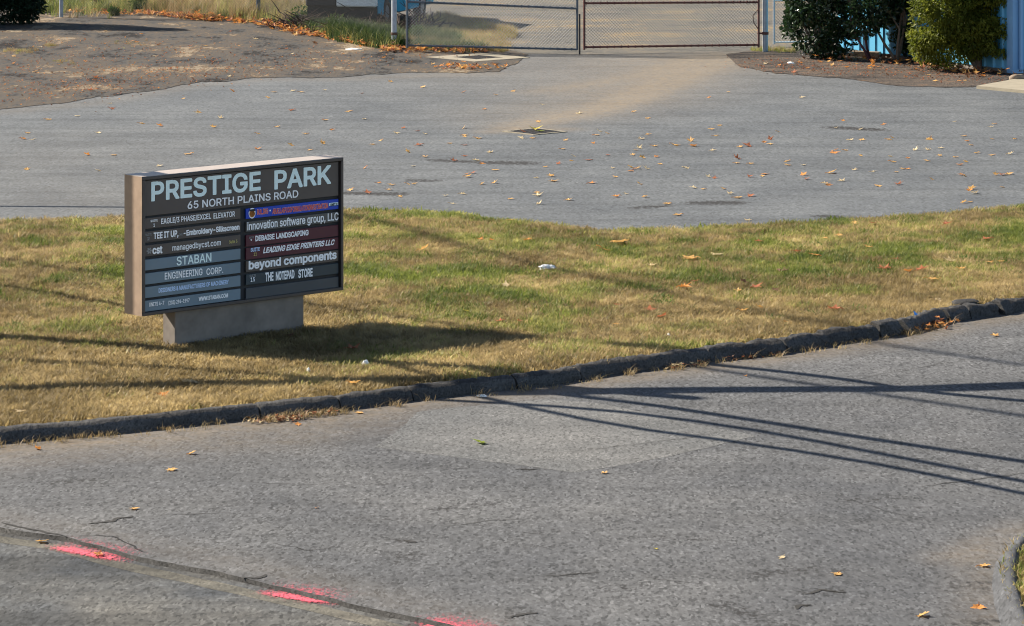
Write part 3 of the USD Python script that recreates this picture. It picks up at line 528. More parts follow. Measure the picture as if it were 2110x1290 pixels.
LOT = [(955,190),(1058,188),(1021,196),(1461,201),(1501,190),(1652,202),(1117,216),(999,226),(1305,231),(1336,245),(955,265),(955,279),(926,296),(956,300),(982,286),(1074,286),(1098,286),(1167,289),(1228,279),(1222,296),(1465,268),(1603,272),(1587,298),(1587,288),(1320,287),(1388,300),(1423,292),(1428,301),(1541,302),(1750,290),(1776,289),(1830,288),(2041,262),(2049,256),(1992,292),(1916,288),(1913,309),(1886,310),(1838,284),(1722,309),(2090,288),(2045,320),(2080,318),(1304,320),(1325,326),(1352,324),(1181,322),(1150,338),(1124,344),(1213,331),(1011,315),(979,331),(936,332),(973,357),(1022,351),(1105,367),(1139,374),(1267,365),(1408,345),(1413,347),(1520,328),(1623,333),(1655,341),(1576,359),(1654,361),(1718,315),(1774,322),(1838,334),(1871,326),(1937,322),(1990,334),(1978,340),(1920,370),(1987,364),(2052,361),(2078,360),(1710,357),(1698,379),(1706,382),(1808,384),(1850,381),(1846,355),(1762,351),(1660,370),(1570,363),(1545,365),(1472,368),(1460,365),(1490,390),(1546,405),(1518,408),(1430,388),(1450,390),(1376,420),(1398,444),(1540,455),(1106,397),(1107,404),(1170,413),(1271,406),(1110,421),(917,404),(992,380),(1018,378),(1217,378),(852,343),(2001,390),(1998,393),(2008,399),(1910,332),(1968,325),(2000,300),(1252,320),(1300,345),(1312,348),(1300,353),(1305,350),(1545,338)]
for k, (x, y) in enumerate(LOT): leaf(x, y, cyc(), 'parking lot', size=0.92 + 0.3 * (rl.uniform() > .8))
LOT2 = [(97,247),(160,240),(46,287),(228,225),(227,214),(455,244),(408,232),(377,204),(479,189),(404,233),(565,190),(605,188),(620,190),(603,228),(668,186),(552,202),(668,248),(720,230),(530,276),(600,300),(665,297),(203,274),(235,320),(330,260),(440,263),(55,275),(68,288),(290,255),(570,262),(685,268),(785,290),(630,276),(860,270),(750,246),(870,180),(806,170),(745,193),(180,320),(203,352),(328,343),(390,318),(530,308),(640,310),(800,392),(758,398),(722,392),(55,350),(865,300),(815,275)]
for x, y in LOT2: leaf(x, y, cyc(), 'parking lot')
for _ in range(70):
    x, y = rl.uniform(720, 2100), rl.beta(2.2, 1.6) * 260 + 185
    if y < 425: leaf(x, y, cyc(), 'parking lot', size=.85)
for x, y, c, s in [(1243,513,'amber',1.6),(1272,500,'amber',1.7),(1052,449,'amber',1.2),(1340,547,'pale',1.1),(1427,534,'amber',1.5),(1475,524,'pale',1.3),(1362,652,'rust',1.4),(1408,592,'orange',1.2),(1565,633,'amber',1.1),(1528,640,'amber',.9),(1555,592,'rust',1.2),(1680,525,'orange',1.2),(1565,498,'rust',1.1),(1640,517,'rust',1.1),(1728,484,'amber',1.2),(1800,460,'rust',1.2),(1950,462,'rust',1.2),(2035,492,'rust',1.1),(1958,538,'pale',1.2),(1978,555,'amber',.9),(1918,576,'amber',1.2),(1825,555,'rust',1.3),(1870,560,'orange',1.1),(1895,558,'rust',1.2),(1722,640,'rust',1.5),(1600,598,'brown',1.3),(1725,598,'brown',1.2),(1845,535,'rust',1.0),(1790,510,'amber',1.),(1700,490,'amber',.9),(1760,458,'amber',.9),(870,514,'amber',1.1),(1088,495,'orange',1.),(1012,495,'orange',.8),(990,494,'orange',.8),(1043,587,'pale',.9),(1033,660,'rust',1.1),(1070,660,'rust',.8),(1270,668,'amber',.9),(962,640,'yellow',.8),(728,720,'rust',1.4),(335,825,'orange',1.2),(385,795,'pale',1.2),(410,797,'pale',1.),(725,803,'amber',1.1),(1270,627,'rust',1.),(1610,560,'brown',1.1),(1340,638,'rust',1.1),(2040,540,'amber',1.),(2062,538,'amber',1.),(1535,583,'brown',1.),(1930,626,'pale',1.2),(1620,668,'amber',1.),(700,493,'orange',1.),(600,690,'brown',.9),(1430,580,'rust',1.),(1520,600,'amber',.7),(45,860,'pale',.9)]:
    leaf(x, y, c, 'lawn', z='lawn', size=s, label='rust brown fallen leaf lying in the shadow of the sign' if (x, y) == (728, 720) else None)
for x, y, c, s, lab in [(990,914,'green',1.75,'large yellow green leaf lying on the lighter asphalt patch'),(393,936,'amber',1.1,None),(352,970,'amber',1.3,None),(78,926,'orange',1.,None),(276,1050,'amber',1.1,None),(85,1116,'amber',1.2,'pale leaf on the road joint just left of the leftmost pink mark'),(203,1144,'amber',1.35,'pale leaf on the road below the leftmost pink mark'),(1244,976,'amber',.9,'amber leaf at the lower corner of the lighter asphalt patch'),(1613,1149,'pale',1.,None),(1726,1184,'amber',1.2,None),(2025,1168,'amber',1.2,None),(2016,1252,'orange',1.6,None),(1898,1270,'amber',1.3,None),(1352,1133,'yellow',.5,None),(652,1047,'orange',.5,None),(2052,694,'amber',1.,None),(1605,725,'orange',.9,None),(1535,735,'rust',.9,None),(1680,715,'rust',1.,None),(1410,752,'orange',.9,None),(742,852,'amber',1.,None),(614,876,'orange',1.,None),(515,865,'orange',1.2,None),(1536,776,'orange',.5,None)]:
    leaf(x, y, c, 'driveway', z=-0.026 if y > 1110 and x < 300 else None, size=s * .66, label=lab)
for _ in range(60):
    x, y = rl.uniform(0, 1040), rl.uniform(62, 205)
    if y < 215 - 0.11 * x - 4 and (x < 440 or y > 0.17 * (x - 440) + 40): leaf(x, y, rl.choice(['orange', 'amber', 'rust', 'pale', 'brown']), 'dirt verge', z=0.012)
for _ in range(34):
    x = rl.uniform(1510, 2060); leaf(x, rl.uniform(116 + max(0, (x - 1700) * 0.09), 150 + max(0, (x - 1700) * .09)), rl.choice(['orange', 'amber', 'rust', 'brown', 'pale']), 'mulch bed', z=0.014)
def region(x, y, where):
    if where == 'parking lot':
        side = 'left of the sign' if x < 257 else 'behind the sign' if x < 710 else 'left of the drain' if x < 1050 else 'before the gate' if x < 1500 else 'at the right'
        return f"lot {side}, {'by the lawn' if y > 355 else 'halfway back' if y > 300 else 'farther back' if y > 240 else 'farthest back'}"
    if where == 'lawn': return f"lawn {'around the sign' if x < 720 else 'just right of the sign' if x < 1150 else 'near the middle' if x < 1560 else 'at the right'}, {'by the kerb' if y > 600 else 'halfway' if y > 510 else 'by the lot'}"
    if where == 'driveway': return 'driveway at the foot of the kerb' if y < 880 else 'driveway at lower left' if x < 700 else 'driveway at lower right'
    if where == 'dirt verge': return f"dirt {'left of dark post' if x < 530 else 'below gate post'}, {'by the asphalt' if y > 135 else 'by the fence'}"
    return 'mulch below ' + ('left shrub' if x < 1760 else 'yellow green shrub' if x > 1890 else 'middle shrub')
ORD = ['first', 'second', 'third', 'fourth', 'fifth', 'sixth', 'seventh', 'eighth', 'ninth', 'tenth', 'eleventh', 'twelfth', 'thirteenth', 'fourteenth', 'fifteenth', 'sixteenth', 'seventeenth', 'eighteenth', 'nineteenth', 'twentieth']
byreg = {}
for it in LATER: byreg.setdefault((WORD[it[3]], it[4], region(it[1], it[2], it[4])), []).append(it)
for (w_, where, reg), its in byreg.items():
    its.sort(key=lambda q: q[1])
    for k, q in enumerate(its):
        q[0].SetCustomDataByKey('label', f'{w_} leaf on the {reg}' if len(its) == 1 else f'{ORD[min(k, 19)]} {w_} leaf from left on {reg}')
# drifts of leaves raked by the wind against the fence and the kerb
def litter(name, lines, n, spread, label, z=0.02, cols_=('orange', 'rust', 'amber', 'brown', 'orange'), scl=1.0):
    P, I = [], []
    for (a, b, w) in lines:
        k = max(4, int(n * w)); t_ = rl.uniform(0, 1, k); A, B = G(*a), G(*b)
        q_ = A + (B - A) * t_[:, None]; q_[:, 1] += rl.normal(0, spread, k); q_[:, 0] += rl.normal(0, spread * .6, k); q_[:, 2] = z + np.abs(rl.normal(0, 0.05 * scl, k)); P.append(q_)
    P = np.vstack(P); pr = [(c + '_leaf', leaf_mesh(7 * i_ + 3, 0.15, 0.7), 'leaf_' + c) for i_, c in enumerate(cols_)]
    scatter(name, pr, P, rl.integers(0, len(pr), len(P)), rl.uniform(0, 6.28, len(P)), scl * rl.uniform(0.6, 1.2, len(P)), label=label, category='leaves', tilt=rl.normal(0, 30, len(P)))
litter('leaf_drift', [((305, 30), (445, 43), .30), ((390, 38), (450, 44), .22), ((475, 43), (515, 48), .08), ((530, 49), (620, 71), .26), ((620, 71), (720, 85), .18), ((715, 85), (782, 97), .26), ((795, 104), (820, 108), .08), ((830, 106), (1000, 109), .14), ((900, 142), (1030, 142), .05), ((150, 26), (300, 32), .10)], 1000, 0.22, 'drift of orange and rust leaves along the foot of the chain link fence')
litter('leaf_drift', [((1700, 122), (1880, 130), .5), ((1880, 140), (2080, 158), .5)], 260, 0.5, 'scattered brown leaves under the shrubs by the blue wall', cols_=('rust', 'brown', 'orange', 'brown', 'amber'))
litter('leaf_drift', [((1870, 684), (1960, 668), .7), ((1900, 676), (1935, 672), .3)], 60, 0.10, 'small heap of leaves caught against the kerb by the blue wrapper', scl=.6)
litter('leaf_drift', [((525, 872), (700, 852), .5), ((570, 868), (620, 864), .3), ((1380, 762), (1450, 750), .2), ((1500, 745), (1620, 728), .2)], 170, 0.05, 'brown debris and dead leaves along the foot of the kerb', cols_=('brown', 'rust', 'brown', 'pale', 'brown'), scl=.36, z=0.008)
litter('dirt_debris', [((0, 78 + 13 * k), (980 - 68 * k, 112 + 6 * k), .1) for k in range(11)], 2200, 1.2, 'small leaf fragments and twigs scattered over the dirt verge', cols_=('brown', 'rust', 'brown', 'brown', 'orange'), scl=.36, z=0.01)
litter('dirt_debris', [((1540, 122 + 5 * k), (2040, 150 + 5 * k), .2) for k in range(5)], 900, .6, 'leaf fragments and bark pieces over the mulch bed', cols_=('brown', 'rust', 'brown', 'brown', 'rust'), scl=.36, z=0.012)
# dead grass fallen over the foot of the kerb
kp = np.vstack([np.column_stack([rl.uniform(a, b, n_), np.zeros(n_)]) for a, b, n_ in ((535, 720, 60), (-20, 530, 40), (1380, 1460, 12), (1860, 1960, 22), (700, 1380, 40), (1460, 1860, 30))])
kp[:, 1] = np.interp(kp[:, 0], kx_px, ky_px) + rl.uniform(0, 9, len(kp))
KP = np.array([G(x, y) for x, y in kp])
scatter('kerb_straw', [('straw_tuft', clump(70, 14, 0.08, 0.06, 1.8, 0.003), 'straw'), ('straw_tuft', clump(71, 10, 0.05, 0.08, 2.4, 0.003), 'grass_dry')], KP, rl.integers(0, 2, len(KP)), rl.uniform(0, 6.28, len(KP)), rl.uniform(0.6, 1.2, len(KP)), label='dead grass along the foot of the kerb', category='dead grass')

# ------------------------------------------------------------------ the sign
A_ = np.array([-3.908, 35.90]); B_ = np.array([-1.878, 37.77]); W = float(np.linalg.norm(B_ - A_)); U = (B_ - A_) / W; NRM = np.array([U[1], -U[0]])
ZB, ZT, DEPTH = 0.428, 1.90, 0.31
def face_uv(x, y):
    d = np.array([(x - CX) / F, 1.0]); t = np.linalg.solve(np.column_stack([d, -U]), A_)
    return t[1], CAMH - t[0] * (y - YH) / F
def zoomuv(x, y): return face_uv(240 + x / 3.146, 310 + y / 3.146)
sign = thing('monument_sign', 'dark bronze business park sign on a concrete base, standing on the lawn', 'sign', (A_[0], A_[1], 0), math.degrees(math.atan2(U[1], U[0])))
# local frame: x along the face, -y out of the face, z up
fr = 0.035
obj('cabinet', cat([box(0.0, W, 0.06, DEPTH - 0.012, ZB + 0.006, ZT - 0.006)]), 'bronze', sign)
obj('side_skin', box(-0.004, 0.0, 0.0, DEPTH, ZB, ZT), 'bronze_side', sign)
obj('side_skin', box(W, W + 0.004, 0.0, DEPTH, ZB, ZT), 'bronze_side', sign)
obj('top_skin', box(-0.004, W + 0.004, 0.0, DEPTH, ZT, ZT + 0.006), 'top_pale', sign)
obj('back_panel', box(fr, W - fr, DEPTH - 0.011, DEPTH - 0.004, ZB + fr, ZT - fr), 'panel_brown', sign)
for nm, (x0, x1, z0, z1) in {'a': (0, W, ZT - fr, ZT), 'b': (0, W, ZB, ZB + fr), 'c': (0, fr, ZB + fr, ZT - fr), 'd': (W - fr, W, ZB + fr, ZT - fr)}.items():
    obj('frame_rail', box(x0, x1, -0.012, 0.06, z0, z1, 0.006), 'bronze', sign)
obj('recess', box(fr, W - fr, 0.045, 0.059, ZB + fr, ZT - fr), 'sign_recess', sign)
def face_rect(x0, x1, yl0, yl1, yr0, yr1):
    a, b, c, d = zoomuv(x0, yl0), zoomuv(x0, yl1), zoomuv(x1, yr0), zoomuv(x1, yr1)
    return (a[0] + b[0]) / 2, (c[0] + d[0]) / 2, (b[1] + d[1]) / 2, (a[1] + c[1]) / 2
FAT = {'PRESTIGE': 0.016, 'PARK': 0.016, '65 NORTH PLAINS ROAD': 0.024, 'managedbycst.com': 0.02, 'STABAN': 0.022, 'ENGINEERING': 0.022, 'CORP.': 0.022}
def letters(text, u0, z0, w, h, m, parent, bold=False, shear=0.0, y=0.0, depth=0.002):
    t = meshkit.text_mesh(text, 1.0, 1.0, bold)
    fat = FAT.get(text, 0.030)
    flat = t.section([0, 0, 1], [0, 0, 0.5]).to_2D(to_2D=np.array([[1, 0, 0, 0], [0, 1, 0, 0], [0, 0, 1, -0.5], [0, 0, 0, 1.0]]))[0]
    g = shapely.union_all([q for q in flat.polygons_full]).buffer(fat, join_style=2, mitre_limit=2.0).simplify(0.006)
    t = cat([trimesh.creation.extrude_polygon(q, 1.0, engine='earcut') for q in getattr(g, 'geoms', [g])])
    b = t.bounds; t.apply_translation([-b[0, 0], 0, 0])
    sx = w / (b[1, 0] - b[0, 0])
    v = t.vertices.copy(); x = v[:, 0] * sx + shear * v[:, 1] * h
    t.vertices = np.column_stack([u0 + x, y - v[:, 2] * depth, z0 + v[:, 1] * h])
    obj('lettering', t, m, parent)
def panel(rect, m, label, yf=0.02):
    u0, u1, z0, z1 = rect
    return obj('tenant_panel' if label != 'head' else 'header_panel', box(u0, u1, yf, 0.045, z0, z1, 0.003), m, sign, label=None if label == 'head' else label)
def px_text(text, p, x0, yb0, x1, hpx, m, bold=False, shear=0.0, yf=0.0195, depth=0.002, ybr=None):
    """Lettering between two points of the face; x0, x1, baseline and height in the close-up's pixels."""
    slope = -0.1015
    a = zoomuv(x0, yb0); b = zoomuv(x1, yb0 + slope * (x1 - x0) if ybr is None else ybr)
    h = a[1] - zoomuv(x0, yb0 + hpx)[1]
    letters(text, a[0], (a[1] + b[1]) / 2, b[0] - a[0], h, m, p, bold, shear, yf, depth)
hd = panel(face_rect(182, 1447, 192, 420, 82, 302), 'panel_brown', 'head')
px_text('PRESTIGE', hd, 232, 322, 942, 116, 'letter_pale', True, ybr=258); px_text('PARK', hd, 1030, 250, 1398, 114, 'letter_pale', True, ybr=212)
px_text('65 NORTH PLAINS ROAD', hd, 468, 378, 1185, 47, 'letter_white', ybr=306)
LX0, LX1, RX0, RX1 = 182, 812, 848, 1447
def lrow(yl0, yl1, m, label): return panel(face_rect(LX0, LX1, yl0, yl1, yl0 - 62, yl1 - 64), m, label)
def rrow(yl0, yl1, m, label): return panel(face_rect(RX0, RX1, yl0, yl1, yl0 - 56, yl1 - 62), m, label)
p = lrow(440, 510, 'panel_brown', 'brown tenant panel reading eagle and elevator'); px_text('EAGLE/3 PHASE/EXCEL', p, 296, 476, 620, 33, 'letter_white', ybr=444); px_text('ELEVATOR', p, 636, 443, 774, 33, 'letter_white', ybr=428); px_text('SUITE', p, 228, 466, 274, 14, 'letter_white'); px_text('1', p, 246, 496, 256, 20, 'letter_white')
p = lrow(526, 598, 'panel_brown', 'brown tenant panel reading tee it up'); px_text('TEE IT UP,', p, 248, 574, 408, 38, 'letter_white', True, ybr=556); px_text('INC.', p, 413, 553, 438, 13, 'letter_dim'); px_text('-Embroidery-Silkscreen', p, 442, 552, 804, 32, 'letter_white', True, ybr=514); px_text('SUITE', p, 194, 556, 234, 14, 'letter_dim'); px_text('2', p, 206, 584, 222, 20, 'letter_dim')
p = lrow(614, 686, 'panel_brown', 'brown tenant panel with the asterisk mark'); px_text('cst', p, 240, 671, 304, 46, 'letter_white', True, ybr=664); px_text('managedbycst.com', p, 368, 649, 684, 36, 'letter_white', ybr=617); px_text('Suite 3', p, 736, 604, 790, 19, 'letter_gold')
cu, cz = zoomuv(219, 652)
st_ = []
for k in range(6):
    a = math.pi * k / 3 + 0.5; bar = box(-0.008, 0.008, -0.002, 0.0, 0.008, 0.034); bar.apply_transform(trimesh.transformations.rotation_matrix(a, [0, 1, 0])); bar.apply_translation([cu, 0.0195, cz]); st_.append(bar)
obj('emblem', cat(st_), 'letter_dim', p)
p = lrow(706, 776, 'panel_slate', 'slate blue tenant panel reading staban'); px_text('STABAN', p, 397, 744, 622, 54, 'letter_pale', ybr=722)
p = lrow(794, 866, 'panel_slate', 'slate blue tenant panel reading engineering corp'); px_text('ENGINEERING', p, 320, 836, 564, 42, 'letter_white', ybr=810); px_text('CORP.', p, 590, 807, 698, 40, 'letter_white', ybr=796)
p = lrow(882, 953, 'panel_slate', 'slate blue tenant panel reading designers and manufacturers'); px_text('DESIGNERS & MANUFACTURERS OF MACHINERY', p, 280, 918, 734, 26, 'letter_blue', True, ybr=870)
p = lrow(969, 1040, 'panel_slate', 'slate blue lowest left panel with telephone number and web address'); px_text('UNITS 4-7', p, 218, 1012, 316, 24, 'letter_white', ybr=1002); px_text('(203) 294-1997', p, 344, 1000, 480, 24, 'letter_white', ybr=986); px_text('WWW.STABAN.COM', p, 540, 975, 730, 24, 'letter_white', True, ybr=954)
p = rrow(376, 444, 'panel_blue', 'bright blue tenant panel with red lettering')
for bold, m_, yf, dp in ((True, 'letter_white', 0.0195, 0.0015), (False, 'letter_red', 0.0178, 0.0015)):
    px_text('BUL.ING', p, 918, 417, 990, 32, m_, bold, yf=yf, depth=dp); px_text('ABUELLASFOODFORMULATIONINVESTIGATION', p, 1018, 408, 1378, 32, m_, bold, yf=yf, depth=dp, ybr=378)
px_text('-', p, 998, 408, 1008, 40, 'letter_white', True)
u0, z0 = zoomuv(1384, 368); u1, z1 = zoomuv(1444, 336)
obj('emblem', box(u0, u1, 0.017, 0.0195, z0 + 0.012, z1, 0.001), 'letter_pale', p); px_text('UNIT 8', p, 1393, 362, 1438, 16, 'panel_teal', True, yf=0.0168)
cu, cz = zoomuv(886, 408)
disc = trimesh.creation.cylinder(0.052, 0.002, sections=24); disc.apply_transform(trimesh.transformations.rotation_matrix(np.pi / 2, [1, 0, 0])); disc.apply_transform(np.diag([0.9, 1, 1.1, 1])); disc.apply_translation([cu, 0.0187, cz]); obj('emblem', disc, 'letter_white', p)
disc = trimesh.creation.cylinder(0.038, 0.002, sections=20); disc.apply_transform(trimesh.transformations.rotation_matrix(np.pi / 2, [1, 0, 0])); disc.apply_translation([cu, 0.0166, cz - 0.006]); obj('emblem', disc, 'leaf_orange', p)
obj('emblem', box(cu - 0.04, cu + 0.04, 0.014, 0.0166, cz + 0.022, cz + 0.044, 0.001), 'sign_recess', p)
p = rrow(460, 527, 'panel_grey', 'grey tenant panel reading innovation software group'); px_text('innovation software group, LLC', p, 855, 512, 1446, 48, 'letter_white', ybr=455)
p = rrow(545, 622, 'panel_maroon', 'maroon tenant panel reading debaise landscaping'); px_text('DEBAISE LANDSCAPING', p, 907, 586, 1252, 32, 'letter_white', True, ybr=551); px_text('SUITE', p, 866, 573, 896, 12, 'letter_dim'); px_text('9', p, 876, 588, 886, 12, 'letter_white')
p = rrow(627, 706, 'panel_maroon', 'maroon tenant panel reading leading edge printers'); px_text('LEADING EDGE PRINTERS LLC', p, 957, 664, 1416, 33, 'letter_white', True, shear=0.28, ybr=614); px_text('SUITE', p, 877, 657, 936, 22, 'letter_blue', True); px_text('11', p, 897, 684, 916, 20, 'letter_gold')
p = rrow(711, 785, 'panel_brown', 'brown tenant panel reading beyond components'); px_text('beyond components', p, 864, 766, 1434, 50, 'letter_white', True, ybr=704)
p = rrow(797, 868, 'panel_teal', 'dark teal tenant panel reading the notepad store'); px_text('THE', p, 972, 848, 1024, 52, 'letter_white', True, ybr=843); px_text('NOTEPAD', p, 1040, 840, 1160, 50, 'letter_white', True, ybr=828); px_text('STORE', p, 1186, 826, 1278, 50, 'letter_white', True, ybr=815); px_text('SUITE', p, 870, 824, 910, 16, 'letter_dim'); px_text('15', p, 877, 852, 904, 26, 'letter_white')
rrow(886, 957, 'panel_steel', 'blank steel blue tenant panel at the lower right')
# base: a concrete slab wall set back under the cabinet
def base_u(x, set_back):
    d = np.array([(x - CX) / F, 1.0]); o = A_ - NRM * set_back
    return float(np.linalg.solve(np.column_stack([d, -U]), o)[1])
ub0, ub1 = base_u(361, 0.05), base_u(626, 0.05)
obj('base', box(ub0, ub1, 0.05, 0.27, -0.12, ZB, 0.008), 'concrete', sign)

# ------------------------------------------------------------------ utility pole outside the frame on the left, its cables overhead: they cast the shadows
def lift(px, h, zg=0.0):
    P = np.array([G(x, y, zg) for x, y in px]); return P + SUN[None] * ((h - zg) / SUN[2])
side_b, side_f = A_ - NRM * DEPTH, A_
pn = np.array([-SUN_H[1], SUN_H[0]]); pn *= np.sign((side_f - side_b) @ pn)
pole_ray = side_b + pn * (0.55 * ((side_f - side_b) @ pn) - 0.13); ph = SUN_H * 2.45; pb = pole_ray + ph
upole = thing('utility_pole', 'wooden utility pole with overhead cables outside the picture, casting long shadows over lawn and driveway', 'utility pole', (0, 0, 0))
obj('pole', tube([(pb[0], pb[1], -0.3), (pb[0], pb[1], 3), (pb[0], pb[1], 6.6)], [0.14, 0.13, 0.115], 14), 'pole_wood', upole, smooth=40)
def cable(segs, h, r, n=1, gap=0.1, upl=False, upr=False):
    P = np.vstack([lift(px, h, zg) for px, zg in segs])
    P = P[np.argsort(P[:, 0])]
    a, b = P[0] + (P[0] - P[1]) / np.linalg.norm(P[0] - P[1]) * 16, P[-1] + (P[-1] - P[-2]) / np.linalg.norm(P[-1] - P[-2]) * 16
    if upl: a = P[0] + SUN * 7     # climbs towards the sun: its shadow ends in one point
    if upr: b = P[-1] + SUN * 7
    P = np.vstack([a, P, b]); s = np.r_[0, np.cumsum(np.linalg.norm(np.diff(P, axis=0), axis=1))]
    from scipy.interpolate import PchipInterpolator
    u = np.linspace(0, s[-1], 60); C = np.column_stack([PchipInterpolator(s, P[:, k])(u) for k in range(3)])
    for k in range(n):
        obj('cable', tube(C + [0, 0, gap * (k - (n - 1) / 2)], r, 6), 'cable', upole, smooth=True)
cable([([(1100, 808), (1500, 803), (1900, 801), (2110, 794)], 0)], 5.4, 0.065, 5, 0.085)
cable([([(1290, 828), (1540, 864), (1800, 905), (2110, 951)], 0)], 5.4, 0.06, 2, 0.07, upl=True)
cable([([(0, 744), (250, 757), (500, 779), (700, 800)], .05), ([(1240, 845), (1540, 884), (1800, 932), (2110, 992)], 0)], 5.4, 0.062)
cable([([(0, 590), (250, 632), (600, 710)], .05), ([(1010, 822), (1300, 881), (1540, 914), (1800, 955), (2110, 1017)], 0)], 5.2, 0.058)
cable([([(0, 535), (250, 572)], .05)], 11, 0.06)
cable([([(740, 445), (900, 487), (1050, 527), (1250, 572), (1500, 622)], .1), ([(1820, 708), (2110, 752)], 0)], 15.0, 0.058, upl=True)
cable([([(1555, 760), (1750, 783), (1900, 806), (2110, 826)], 0)], 5.2, 0.075, upl=True)
cable([([(-220, 424), (0, 425), (142, 426)], 0)], 5.0, 0.055, upr=True)

# ------------------------------------------------------------------ catch basins
def basin(cx, cy, apron, grate, rot, label, bars):
    c = G(cx, cy); t = thing('catch_basin', label, 'drain', (c[0], c[1], 0.0), rot)
    g, a2 = grate / 2, apron / 2
    outer, hole = Polygon([(-a2, -a2), (a2, -a2), (a2, a2), (-a2, a2)]), Polygon([(-g, -g), (g, -g), (g, g), (-g, g)])
    obj('apron', trimesh.creation.extrude_polygon(outer.difference(hole), 0.014), 'concrete_pale', t)
    obj('pit', box(-g + .002, g - .002, -g + .002, g - .002, 0.001, 0.003), 'iron_dark', t)
    for k in range(bars):
        x = -g + (k + 0.5) * grate / bars; obj('grate_bar', box(x - 0.016, x + 0.016, -g + .003, g - .003, 0.004, 0.016), 'iron', t)
    for y in (-g / 3, g / 3): obj('cross_bar', box(-g + .003, g - .003, y - 0.016, y + 0.016, 0.0045, 0.013), 'iron', t)
basin(1102, 272, 0.80, 0.70, 42, 'square drain grate in the parking lot with a yellow green leaf on it', 9)
basin(985, 119, 1.62, 0.80, 42, 'drain grate in a pale concrete apron just outside the gate', 9)
leaf(1103, 268, 'yellow', 'drain', z=0.02, size=1.6, label='yellow leaf lying on the drain grate in the parking lot'); leaf(1112, 270, 'green', 'drain', z=0.02, size=1.3, label='green leaf beside the yellow one on the drain grate'); leaf(1078, 271, 'rust', 'drain', z=0.02, label='rust leaf at the left of the drain grate')

# ------------------------------------------------------------------ fences and gates
def chainlink(L, H, z0=0.06, d=0.072, r=0.0038):
    ms = []
    for sgn in (1, -1):
        for k in range(int((L + H) / d) + 2):
            o = -H + k * d
            x0, x1 = max(o, 0), min(o + H, L)
            if x1 - x0 < 0.02: continue
            za, zb = (x0 - o, x1 - o)
            if sgn < 0: za, zb = H - za, H - zb
            p0, p1 = np.array([x0, 0.003 * sgn, z0 + za]), np.array([x1, 0.003 * sgn, z0 + zb])
            ms.append(tube([p0, p1], r, 3, cap=False))
    return cat(ms)
def rail(p0, p1, r): return tube([p0, p1], r, 8)
def frame_at(P, Q):
    d = Q[:2] - P[:2]; return float(np.linalg.norm(d)), math.degrees(math.atan2(d[1], d[0]))
def gate(P, Q, label, fm, rm, drop, wm='wire', wr=0.0036):
    L, rot = frame_at(P, Q); t = thing('gate_leaf', label, 'gate', (P[0], P[1], 0), rot)
    for x in (0.03, L - 0.03): obj('stile', rail((x, 0, 0.10), (x, 0, 2.05), 0.026), fm, t, smooth=40)
    obj('bottom_rail', rail((0.03, 0, 0.16), (L - 0.03, 0, 0.16 - drop), 0.023), rm, t, smooth=40)
    obj('middle_rail', rail((0.03, 0, 1.14), (L - 0.03, 0, 1.12 - drop * 2), 0.023), rm, t, smooth=40)
    obj('top_rail', rail((0.03, 0, 2.05), (L - 0.03, 0, 2.05), 0.025), fm, t, smooth=40)
    obj('chain_link', chainlink(L - 0.08, 1.88, 0.15, r=wr), wm, t, kind='stuff')
    tw = []
    for k in range(int(L / 0.16)):
        for zz in (0.16 - drop * k * 0.16 / L, 1.14 - (0.02 + drop * 2) * k * .16 / L):
            tw.append(box(0.06 + k * 0.16, 0.085 + k * 0.16, -0.03, 0.03, zz - 0.03, zz + 0.03))
    obj('tie_wires', cat(tw), rm, t, kind='stuff')
    return t, L
gl0, gl1 = G(836, 108), G(1192, 112); gr0, gr1 = G(1201, 112), G(1566, 107)
t, L = gate(gl0, gl1, 'left leaf of the chain link gate, grey frame, hanging beside the green weeds', 'galvanised_dark', 'galvanised_dark', 0.05, 'wire_pale', 0.0026)
obj('drop_rod', rail((L + 0.03, -0.03, 0.0), (L + 0.03, -0.03, 0.9), 0.018), 'iron', t)
t, L = gate(gr0, gr1, 'right leaf of the chain link gate, rust brown frame with a bent corner wire', 'rusty', 'rusty', 0.0)
obj('loose_wire', tube([(L - 0.05, 0, 0.95), (L - 0.16, 0.01, 0.82), (L - 0.15, 0.01, 0.68), (L - 0.05, 0, 0.52)], 0.010, 5), 'rusty', t)
def post(x, y, r, h, m, label, band=()):
    p = G(x, y); t = thing('fence_post', label, 'fence post', p)
    obj('shaft', tube([(0, 0, -0.1), (0, 0, h)], r, 12), m, t, smooth=40)
    cp = trimesh.creation.icosphere(2, r * 1.12); cp.apply_transform(np.diag([1, 1, 0.7, 1])); cp.apply_translation([0, 0, h]); obj('cap', cp, m, t, smooth=True)
    for zz in band: obj('hinge_band', tube([(0, 0, zz - 0.03), (0, 0, zz + 0.03)], r * 1.25, 12), 'rusty', t); 
    return t
post(812, 101, 0.062, 2.2, 'galvanised', 'thick pale grey gate post at the left of the gate among weeds', (0.35, 1.7))
t = post(1577, 107, 0.060, 2.2, 'galvanised', 'thick grey gate post at the right of the gate near the dark shrub', (0.42, 1.32))
obj('hinge_pin', rail((-0.18, 0, 0.42), (0.0, 0, 0.42), 0.018), 'rusty', t)
post(532, 43, 0.055, 2.0, 'galvanised_dark', 'dark grey fence post standing in the tall dry grass'); post(126, 36, 0.055, 2.0, 'galvanised', 'grey fence post beside the dark evergreen at the upper left'); post(196, 22, 0.045, 2.0, 'rusty', 'thin rusty fence post behind the weeds at the upper left')
def fence(P, Q, label):
    L, rot = frame_at(P, Q); t = thing('chain_link_fence', label, 'fence', (P[0], P[1], 0), rot)
    obj('top_rail', rail((0, 0, 1.95), (L, 0, 1.95), 0.022), 'galvanised', t, smooth=40)
    obj('chain_link', chainlink(L, 1.88, 0.06, r=0.0020), 'wire_dark', t, kind='stuff')
